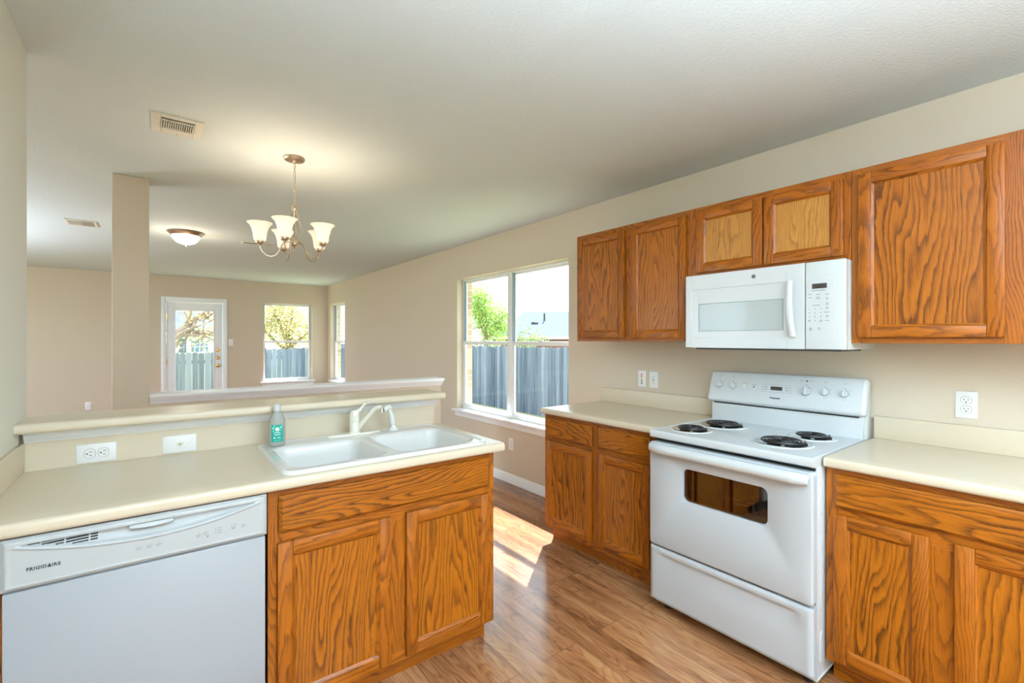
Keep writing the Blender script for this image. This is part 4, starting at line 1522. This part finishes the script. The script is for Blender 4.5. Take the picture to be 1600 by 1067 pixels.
XS = (0.613, 0.636, 0.659, 0.686)
for (x, z, w_, h_) in ((0.616, 1.583, 0.010, 0.006), (0.648, 1.581, 0.012, 0.006), (0.683, 1.579, 0.011, 0.006), (0.616, 1.568, 0.010, 0.006), (0.648, 1.566, 0.012, 0.008), (0.683, 1.561, 0.011, 0.007),
                     (0.683, 1.538, 0.012, 0.007), (0.683, 1.519, 0.012, 0.007), (0.683, 1.483, 0.012, 0.006), (0.683, 1.465, 0.012, 0.006), (0.618, 1.428, 0.010, 0.008), (0.652, 1.430, 0.012, 0.008)):
    key(b, x, z, w_, h_)
for x in XS[:3]:
    for z in (1.517, 1.500, 1.482, 1.465):
        key(b, x, z, 0.0075, 0.006)
b.build('key_outlines', M['vent'], mc, smooth=0)
b = MB()
for (x, z, w_) in ((0.648, 1.598, 0.055), (0.616, 1.583, 0.014), (0.648, 1.581, 0.018), (0.683, 1.579, 0.014), (0.616, 1.568, 0.013), (0.648, 1.569, 0.012), (0.648, 1.563, 0.020), (0.683, 1.564, 0.009), (0.683, 1.558, 0.009),
                   (0.683, 1.541, 0.012), (0.683, 1.535, 0.012), (0.683, 1.522, 0.011), (0.683, 1.516, 0.011), (0.683, 1.501, 0.022), (0.683, 1.486, 0.013), (0.683, 1.480, 0.009), (0.683, 1.465, 0.016), (0.640, 1.533, 0.030),
                   (0.618, 1.433, 0.014), (0.618, 1.428, 0.010), (0.618, 1.423, 0.013), (0.652, 1.433, 0.010), (0.652, 1.427, 0.012), (0.613, 1.467, 0.010), (0.613, 1.463, 0.009), (0.659, 1.467, 0.008), (0.659, 1.462, 0.013)):
    k = max(2, int(w_ / 0.0026))
    b = MB()
    for i in range(k):
        b.box(x - w_ / 2 + w_ * (i + 0.1) / k, x - w_ / 2 + w_ * (i + 0.8) / k, -0.0005, 0.0004, z - 0.0011, z + 0.0011, T=TT)
    b.build('key_print', M['print'], mc, smooth=0)
for i, dgt in enumerate('1234567890'):
    x = XS[i % 3] if i < 9 else XS[1]
    z = (1.517, 1.500, 1.482)[i // 3] if i < 9 else 1.465
    b = MB()
    b.text(dgt, 0.0078, TT @ tz((x, -0.0003, z), (FR, 0, 0)), 0.0003, 1.0, 0.0001)
    b.build('key_digit', M['print'], mc, smooth=0)
b = MB(); b.box(0.624, 0.682, -0.001, 0.002, 1.607, 1.629, 0.0006, T=TT)
b.build('clock_display', M['display'], mc)

# ------------------------------------------------------------------ chandelier
CH = thing('chandelier', 'brushed nickel chandelier with five lit frosted shades', 'chandelier', (0.654, 2.944, H))
b = MB(); b.lathe([(0, 0), (0.055, 0), (0.057, -0.006), (0.052, -0.016), (0.030, -0.021), (0.012, -0.023), (0.009, -0.032), (0, -0.034)], 40)
b.build('ceiling_canopy', M['nickel'], CH)
b = MB()
z = -0.036
k = 0
while z > -0.262:
    L_ = 0.026
    pts = []
    for i in range(16):
        a = 2 * PI * i / 16
        u, v = 0.0062 * math.cos(a), (L_ / 2) * math.sin(a)
        pts.append((u, 0, z - L_ / 2 + v) if k % 2 == 0 else (0, u, z - L_ / 2 + v))
    b.tube(pts, 0.0015, 6, cyc=True)
    z -= L_ - 0.0048
    k += 1
b.tube([(0.002, 0.002, -0.03), (0.004, -0.003, -0.12), (-0.003, 0.003, -0.20), (0, 0, -0.27)], 0.0016, 6)
b.build('chain', M['nickel'], CH)
b = MB()
b.tube([(0.007 * math.cos(2 * PI * i / 16), 0, -0.268 + 0.008 * math.sin(2 * PI * i / 16)) for i in range(16)], 0.0018, 6, cyc=True)
b.lathe([(0, -0.272), (0.006, -0.274), (0.010, -0.280), (0.014, -0.282), (0.015, -0.290), (0.011, -0.292), (0.014, -0.298), (0.013, -0.304), (0.006, -0.306), (0.004, -0.312), (0.004, -0.46), (0.008, -0.468), (0.020, -0.474), (0.023, -0.480), (0.023, -0.505), (0.017, -0.512), (0.011, -0.518), (0.007, -0.530), (0.0035, -0.538), (0.006, -0.543), (0.003, -0.549), (0, -0.550)], 28)
b.build('hub', M['nickel'], CH)
for k in range(5):
    a = R(25.6 + 72 * k)
    ca, sa = math.cos(a), math.sin(a)
    b = MB()
    pr = [(0.010, -0.300), (0.016, -0.33), (0.028, -0.37), (0.042, -0.41), (0.047, -0.435), (0.042, -0.458), (0.028, -0.474), (0.018, -0.480)]
    a2 = a + R(36)
    b.tube([(r * math.cos(a2), r * math.sin(a2), z) for r, z in pr], 0.0024, 8)
    b.build('cage_wire', M['nickel'], CH)
    b = MB()
    pr = [(0.020, -0.492), (0.040, -0.492), (0.058, -0.502), (0.072, -0.525), (0.084, -0.555), (0.100, -0.576), (0.122, -0.584), (0.146, -0.578), (0.165, -0.560), (0.176, -0.540), (0.178, -0.524)]
    b.tube([(r * ca, r * sa, z) for r, z in pr], 0.0036, 10)
    arm = b.build('arm', M['nickel'], CH)
    b = MB()
    cx, cy = 0.178 * ca, 0.178 * sa
    b.lathe([(0, -0.528), (0.007, -0.527), (0.010, -0.520), (0.018, -0.516), (0.0225, -0.508), (0.0225, -0.498), (0.020, -0.494), (0, -0.494)], 24, (cx, cy, 0))
    b.build('socket_cup', M['nickel'], arm)
    b = MB()
    outer = [(0.026, -0.500), (0.031, -0.494), (0.033, -0.480), (0.036, -0.455), (0.042, -0.430), (0.052, -0.410), (0.066, -0.397)]
    inner = [(0.064, -0.3965), (0.050, -0.409), (0.040, -0.430), (0.034, -0.455), (0.031, -0.480), (0.029, -0.492), (0.010, -0.496)]
    b.lathe(outer + inner, 32, (cx, cy, 0))
    b.build('shade', M['shadeglass'], arm, smooth=60)
    lamp('chandelier_bulb', 'POINT', (0.654 + cx, 2.944 + cy, H - 0.435), 1.4, (1.0, 0.81, 0.60), 0.022)

# flush ceiling light in the living room
FL = thing('flush_ceiling_light', 'flush ceiling light with alabaster bowl in the living room', 'ceiling light', (0.255, 5.62, H))
b = MB(); b.lathe([(0, 0), (0.150, 0), (0.153, -0.006), (0.146, -0.014), (0.136, -0.022), (0.128, -0.030), (0.120, -0.036), (0.112, -0.036), (0, -0.010)], 48)
b.build('pan', M['nickel'], FL)
b = MB(); b.lathe([(0.120, -0.034), (0.117, -0.052), (0.104, -0.078), (0.080, -0.102), (0.045, -0.117), (0.0, -0.122)], 48)
b.build('glass_bowl', M['bowlglass'], FL, smooth=70)
b = MB(); b.lathe([(0, -0.120), (0.009, -0.121), (0.010, -0.126), (0.005, -0.130), (0.008, -0.136), (0.004, -0.142), (0, -0.143)], 20)
b.build('finial', M['nickel'], FL)
lamp('flush_light_bulb', 'POINT', (0.255, 5.62, H - 0.24), 6, (1.0, 0.84, 0.62), 0.11)


# ------------------------------------------------------------------ ceiling vents
def vent(label, cx, cy, lx, ly, style=0):
    t = thing('ceiling_vent', label, 'air vent', (cx, cy, H))
    b = MB()
    hx_, hy_ = lx / 2, ly / 2
    ix, iy = hx_ - 0.022 - 0.014 * (style == 0), hy_ - 0.030
    for (p, q, r_, s_) in ((-hx_, -ix, -hy_, hy_), (ix, hx_, -hy_, hy_), (-ix, ix, -hy_, -iy), (-ix, ix, iy, hy_)):
        b.box(p, q, r_, s_, -0.008, 0.0, 0.003, 2)
    b.build('frame', M['vent'], t)
    b = MB(); b.box(-ix, ix, -iy, iy, -0.002, -0.0005)
    b.build('duct_opening', M['duct'], t)
    if style == 0:
        b = MB()
        for (ya, yb, za) in ((-iy + 0.030, -iy + 0.040, -0.009), (iy - 0.036, iy, -0.008), (-iy + 0.004, -iy + 0.012, -0.005)):
            b = MB(); b.box(-ix, ix, ya, yb, za, -0.001, 0.001)
            b.build('deflector', M['vent'], t)
        for k in range(15):
            x = -ix + (k + 0.5) * 2 * ix / 15
            b = MB(); b.box(-0.0013, 0.0013, -iy + 0.040, iy - 0.036, -0.006, 0.006, T=tz((x, 0, -0.009), (0, R(28), 0)))
            b.build('louver', M['vent'], t)
        b = MB(); b.box(-0.004, 0.004, -hy_ + 0.002, -hy_ + 0.016, -0.013, -0.006, 0.001); b.box(-0.004, 0.004, hy_ - 0.012, hy_ + 0.004, -0.012, -0.006, 0.001)
        b.build('lever', M['vent'], t)
    else:
        b = MB(); b.box(-0.004, 0.004, -iy, iy, -0.008, -0.001)
        b.build('divider', M['vent'], t)
        for k in range(22):
            x = -ix + (k + 0.5) * 2 * ix / 22
            if abs(x) < 0.006:
                continue
            b = MB(); b.box(-0.0013, 0.0013, -iy, iy, -0.004, 0.004, T=tz((x, 0, -0.006), (0, R(38 if x < 0 else -38), 0)))
            b.build('louver', M['vent'], t)
    return t


vent('largest ceiling vent, over the bar in front of the column', 0.096, 2.845, 0.205, 0.232, 0)
vent('small ceiling vent between the column and the pale kitchen wall', -0.515, 5.735, 0.215, 0.265, 1)
vent('small ceiling vent partly behind the chandelier', 0.905, 5.80, 0.30, 0.15, 1)

# ------------------------------------------------------------------ outside
b = MB(); b.box(-40, 70, -20, 80, -0.80, -0.60)
tag(b.build('lawn', M['grass']), 'green lawn outside the windows', 'lawn', kind='structure')
b = MB()
b.box(XR + 0.22, XR + 0.60, -3.4, YF + 0.60, 2.33, 2.435)
b.box(XR + 0.585, XR + 0.615, -3.4, YF + 0.60, 2.30, 2.47)
struct(b, 'eave_right', M['siding'], 'white roof overhang outside the right wall')
b = MB(); b.box(-4.6, XR + 0.22, YF + 0.22, YF + 0.60, 2.33, 2.435)
struct(b, 'eave_far', M['siding'], 'white roof overhang outside the far wall')


def fence(name, label, p0, p1, zb, zt, mat, pick=0.14, seed=3):
    rg = random.Random(seed)
    t = thing(name, label, 'fence', (p0[0], p0[1], zb))
    d_ = Vector((p1[0] - p0[0], p1[1] - p0[1], 0))
    L_ = d_.length
    ang = math.atan2(d_.y, d_.x)
    t.rotation_euler = (0, 0, ang)
    b = MB()
    n = int(L_ / pick)
    hh = zt - zb
    for i in range(n):
        x = i * pick
        top = hh + rg.uniform(-0.018, 0.018)
        wv = pick - rg.uniform(0.004, 0.012)
        pts = [(x, 0), (x + wv, 0), (x + wv, top - 0.03), (x + wv - 0.03, top), (x + 0.03, top), (x, top - 0.03)]
        y0_ = rg.uniform(-0.006, 0.006)
        b.prism(pts, 'y', y0_, y0_ + 0.018, g='xzy', off=(rg.uniform(0, 5), rg.uniform(0, 50), i * 1.0 + 0.5))
    b.build('boards', M[mat], t, smooth=0)
    b = MB()
    for z in (0.25, hh - 0.25):
        b.box(0, L_, 0.03, 0.07, z - 0.045, z + 0.045, g='yxz')
    b.build('rail', M[mat], t, smooth=0)
    for i in range(int(L_ / 2.4) + 1):
        b = MB(); b.box(i * 2.4, i * 2.4 + 0.09, 0.07, 0.16, 0, hh - 0.05, g='xzy')
        b.build('post', M[mat], t, smooth=0)
    return t


fence('side_fence', 'grey weathered board fence outside the twin window', (8.0, 27.0), (8.0, 2.0), -0.60, 1.19, 'fence', seed=4)
fence('back_fence', 'blue-grey board fence outside the far window', (1.95, 15.0), (7.7, 15.0), -0.60, 1.125, 'fence', 0.13, seed=7)
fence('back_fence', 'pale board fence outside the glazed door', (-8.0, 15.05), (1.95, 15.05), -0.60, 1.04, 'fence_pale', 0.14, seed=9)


def leaves(mb, centers, n, spread, size, rg):
    for i in range(n):
        c = Vector(rg.choice(centers))
        p = c + Vector((rg.gauss(0, spread), rg.gauss(0, spread), rg.gauss(0, spread * 0.8)))
        nrm = Vector((rg.gauss(0, 1), rg.gauss(0, 1), rg.gauss(0, 1))).normalized()
        u = nrm.orthogonal().normalized() * size * rg.uniform(0.6, 1.3)
        v = nrm.cross(u).normalized() * size * rg.uniform(0.35, 0.7)
        q = [mb.bm.verts.new(p - u), mb.bm.verts.new(p + v), mb.bm.verts.new(p + u), mb.bm.verts.new(p - v)]
        val = rg.random()
        for x in q:
            x[mb.lay] = Vector((val, 0, 0))
        mb.bm.faces.new(q)


def tree(name, label, loc, segs, lmat, nleaf, spread, size, seed, cat='tree', thin=0.12):
    """segs: list of (points, r0, r1) for main limbs; twigs are grown from them"""
    rg = random.Random(seed)
    t = thing(name, label, cat, loc)
    b = MB()
    tips = []
    for pts, r0, r1 in segs:
        n = len(pts)
        P = [Vector(p) for p in pts]
        # resample with wobble
        Q, rad = [], []
        for i in range(n - 1):
            for k in range(4):
                u = k / 4
                Q.append(P[i].lerp(P[i + 1], u) + Vector((rg.gauss(0, 1), rg.gauss(0, 1), rg.gauss(0, 1))) * r1 * 0.5)
                rad.append(r0 + (r1 - r0) * (i + u) / (n - 1))
        Q.append(P[-1]); rad.append(r1)
        b.tube(Q, rad, 8)
        L_ = (P[-1] - P[0]).length
        for i in range(len(Q)):
            if i < len(Q) * 0.35:
                continue
            for k in range(3):
                dv = Vector((rg.gauss(0, 1), rg.gauss(0, 1), rg.gauss(0.3, 0.8))).normalized()
                ln = rg.uniform(0.18, 0.42) * min(L_, 3.0)
                e = Q[i] + dv * ln
                m_ = Q[i].lerp(e, 0.5) + Vector((rg.gauss(0, 1), rg.gauss(0, 1), rg.gauss(0, 1))) * ln * 0.08
                b.tube([Q[i], m_, e], [rad[i] * 0.45, rad[i] * 0.3, rad[i] * thin], 5)
                tips += [e, m_]
    b.build('trunk', M['bark'], t)
    b = MB()
    leaves(b, tips, nleaf, spread, size, rg)
    b.build('foliage', M[lmat], t, smooth=0)
    return t


tree('garden_tree', 'bright green tree beyond the side fence, beside the neighbour roof', (11.9, 17.5, -0.6),
     [([(0, 0, 0), (0.1, 0, 2.0), (0, 0.1, 3.2)], 0.16, 0.09), ([(0, 0.1, 2.0), (0.1, -0.7, 2.8), (0.2, -1.2, 3.3)], 0.07, 0.03), ([(0, 0.1, 2.4), (0.2, 1.0, 3.4), (0.1, 1.8, 4.0)], 0.08, 0.03), ([(0, 0.1, 2.6), (-0.2, 0.2, 3.7), (-0.2, 0.5, 4.5)], 0.07, 0.03)],
     'leaf_green', 6500, 0.30, 0.07, 11).scale = (0.87, 0.87, 0.9)
tree('garden_shrub', 'small leafy shrub poking above the side fence in front of the grey roof', (10.5, 12.75, -0.6),
     [([(0, 0, 0), (0.0, 0, 1.3), (0, 0.0, 1.75)], 0.05, 0.02), ([(0, 0, 1.2), (0.0, 0.35, 1.8), (0, 0.55, 2.1)], 0.03, 0.012), ([(0, 0, 1.2), (0.0, -0.3, 1.8), (0, -0.5, 2.05)], 0.03, 0.012)],
     'leaf_dark', 900, 0.10, 0.045, 12, 'shrub')
tree('blossom_tree', 'blossoming tree with orange and yellow leaves filling the far window', (4.2, 20.0, -0.6),
     [([(0, 0, 0), (0.1, 0, 1.6), (0, 0, 2.4)], 0.15, 0.09), ([(0, 0, 1.5), (-0.7, 0, 2.2), (-1.3, 0.2, 2.9)], 0.07, 0.03), ([(0, 0, 1.6), (0.7, -0.3, 2.3), (1.2, -0.3, 2.7)], 0.07, 0.03), ([(0, 0, 2.0), (0.2, 0.2, 3.0), (0.1, 0.1, 3.5)], 0.06, 0.03), ([(0, 0, 1.8), (-0.4, -0.4, 2.7), (-0.8, -0.4, 3.4)], 0.06, 0.03)],
     'leaf_bloom', 9000, 0.30, 0.05, 13)
tree('leaning_tree', 'leaning tree with a thick branch seen through the door glass', (0.30, 17.0, -0.6),
     [([(0, 0, 0), (0.05, 0, 1.6), (0.30, 0, 2.15), (0.75, 0, 2.6), (1.35, 0, 2.95), (1.9, 0.1, 3.3)], 0.17, 0.05), ([(0.30, 0, 2.12), (0.8, 0.1, 2.18), (1.4, 0.1, 2.12), (2.0, 0.1, 2.25)], 0.08, 0.03), ([(0.05, 0, 1.7), (-0.4, 0.1, 2.4), (-0.8, 0.1, 3.1)], 0.09, 0.04)],
     'leaf_bloom', 1500, 0.16, 0.05, 14)


def gable_house(name, label, loc, rot, wx, wy, zb, ze, zr, hip, wall, cat='house'):
    t = thing(name, label, cat, loc, rot)
    b = MB(); b.box(0, wx, 0, wy, zb, ze)
    b.build('walls', M[wall], t, smooth=0)
    b = MB()
    o_ = 0.4
    e = [(-o_, -o_, ze), (wx + o_, -o_, ze), (wx + o_, wy + o_, ze), (-o_, wy + o_, ze)]
    r_ = [(-o_ + hip, wy / 2, zr), (wx + o_ - hip, wy / 2, zr)]
    V = [b.bm.verts.new(p) for p in e + r_]
    for f in ((0, 1, 5, 4), (2, 3, 4, 5), (1, 2, 5), (3, 0, 4), (3, 2, 1, 0)):
        b.bm.faces.new([V[k] for k in f])
    bmesh.ops.recalc_face_normals(b.bm, faces=b.bm.faces)
    b.build('roof', M['roof'], t, smooth=0)
    b = MB()
    for (p, q, r2, s2) in ((-o_ - 0.02, wx + o_ + 0.02, -o_ - 0.03, -o_ + 0.02),):
        b.box(p, q, r2, s2, ze - 0.14, ze + 0.02)
    b.build('fascia', M['siding'], t, smooth=0)
    return t


# neighbour to the right: front faces -x, so rotate by -90 (local x -> -y, local y -> +x)
NH = gable_house('neighbour_house', 'neighbour house with a grey shingle roof beyond the side fence', (15.2, 21.65, 0), (0, 0, R(-39)), 14.0, 9.2, -0.6, 1.56, 3.24, 2.2, 'red_brick')
b = MB(); b.tube([(3.0, 2.6, 2.4), (3.0, 2.6, 3.02)], 0.05, 10); b.build('roof_pipe', M['black'], NH)
b = MB(); b.box(2.2, 2.6, 1.9, 2.1, 2.3, 2.46, 0.02); b.build('roof_vent', M['black'], NH)
GH = gable_house('garden_house', 'white cottage with a gridded window behind the door view', (-3.5, 22.0, 0), (0, 0, 0), 5.45, 4.0, -0.6, 1.72, 3.1, 1.6, 'siding')
b = MB()
for (p, q, r_, s_) in ((4.62, 4.67, 0.9, 1.38), (5.22, 5.27, 0.9, 1.38), (4.62, 5.27, 1.34, 1.38), (4.62, 5.27, 0.86, 0.91)):
    b.box(p, q, -0.04, 0.0, r_, s_)
for k in range(1, 4):
    b.box(4.62 + 0.1625 * k - 0.012, 4.62 + 0.1625 * k + 0.012, -0.03, 0, 0.9, 1.36)
b.box(4.62, 5.27, -0.03, 0, 1.10, 1.12)
wf = b.build('window', M['trim'], GH, smooth=0)
b = MB(); b.box(4.65, 5.24, -0.012, -0.001, 0.9, 1.36)
b.build('pane', plain('house_pane', srgb(110, 140, 165), 0.2), wf)
b = MB()
for k in range(3):
    b.box(4.30 + 0.075 * k, 4.355 + 0.075 * k, -0.03, 0.0, 0.88, 1.42)
b.build('shutter', plain('dark_shutter', srgb(90, 110, 135), 0.6), GH)

# ------------------------------------------------------------------ groups of alike things and labels of differing parts
GROUPS = {'base_cabinet': 'oak base cabinets', 'wall_cabinet': 'oak wall cabinets', 'worktop': 'beige laminate worktops', 'wall_outlet': 'white wall outlets',
          'light_switch': 'white light switches', 'ceiling_vent': 'ceiling vents', 'back_fence': 'board fences behind the house'}
PART_LABELS = {'drip_pan': 'chrome drip pan', 'burner_coil': 'black burner coil', 'aerator': 'chrome aerator', 'drain': 'chrome drain', 'door_window': 'grey mesh window',
               'window_glass': 'dark brown oven window', 'label': 'teal label', 'cap': 'white cap', 'pane': 'clear glass pane', 'door_knob': 'brass knob', 'deadbolt': 'brass deadbolt',
               'hinge': 'brass hinge', 'clock_display': 'dark display', 'shade': 'lit frosted glass shade', 'glass_bowl': 'lit alabaster bowl', 'moulding': 'white moulding',
               'vent_slots': 'dark vent slots', 'foliage': 'leafy crown', 'roof': 'grey shingle roof', 'foot': 'black foot', 'emblem': 'round grey emblem', 'brand_lettering': 'dark brand lettering'}
for o in list(C.objects):
    base = o.name.split('.')[0]
    if o.parent is None and base in GROUPS:
        o['group'] = GROUPS[base]
    if o.parent is not None and base in PART_LABELS:
        o['label'] = PART_LABELS[base]
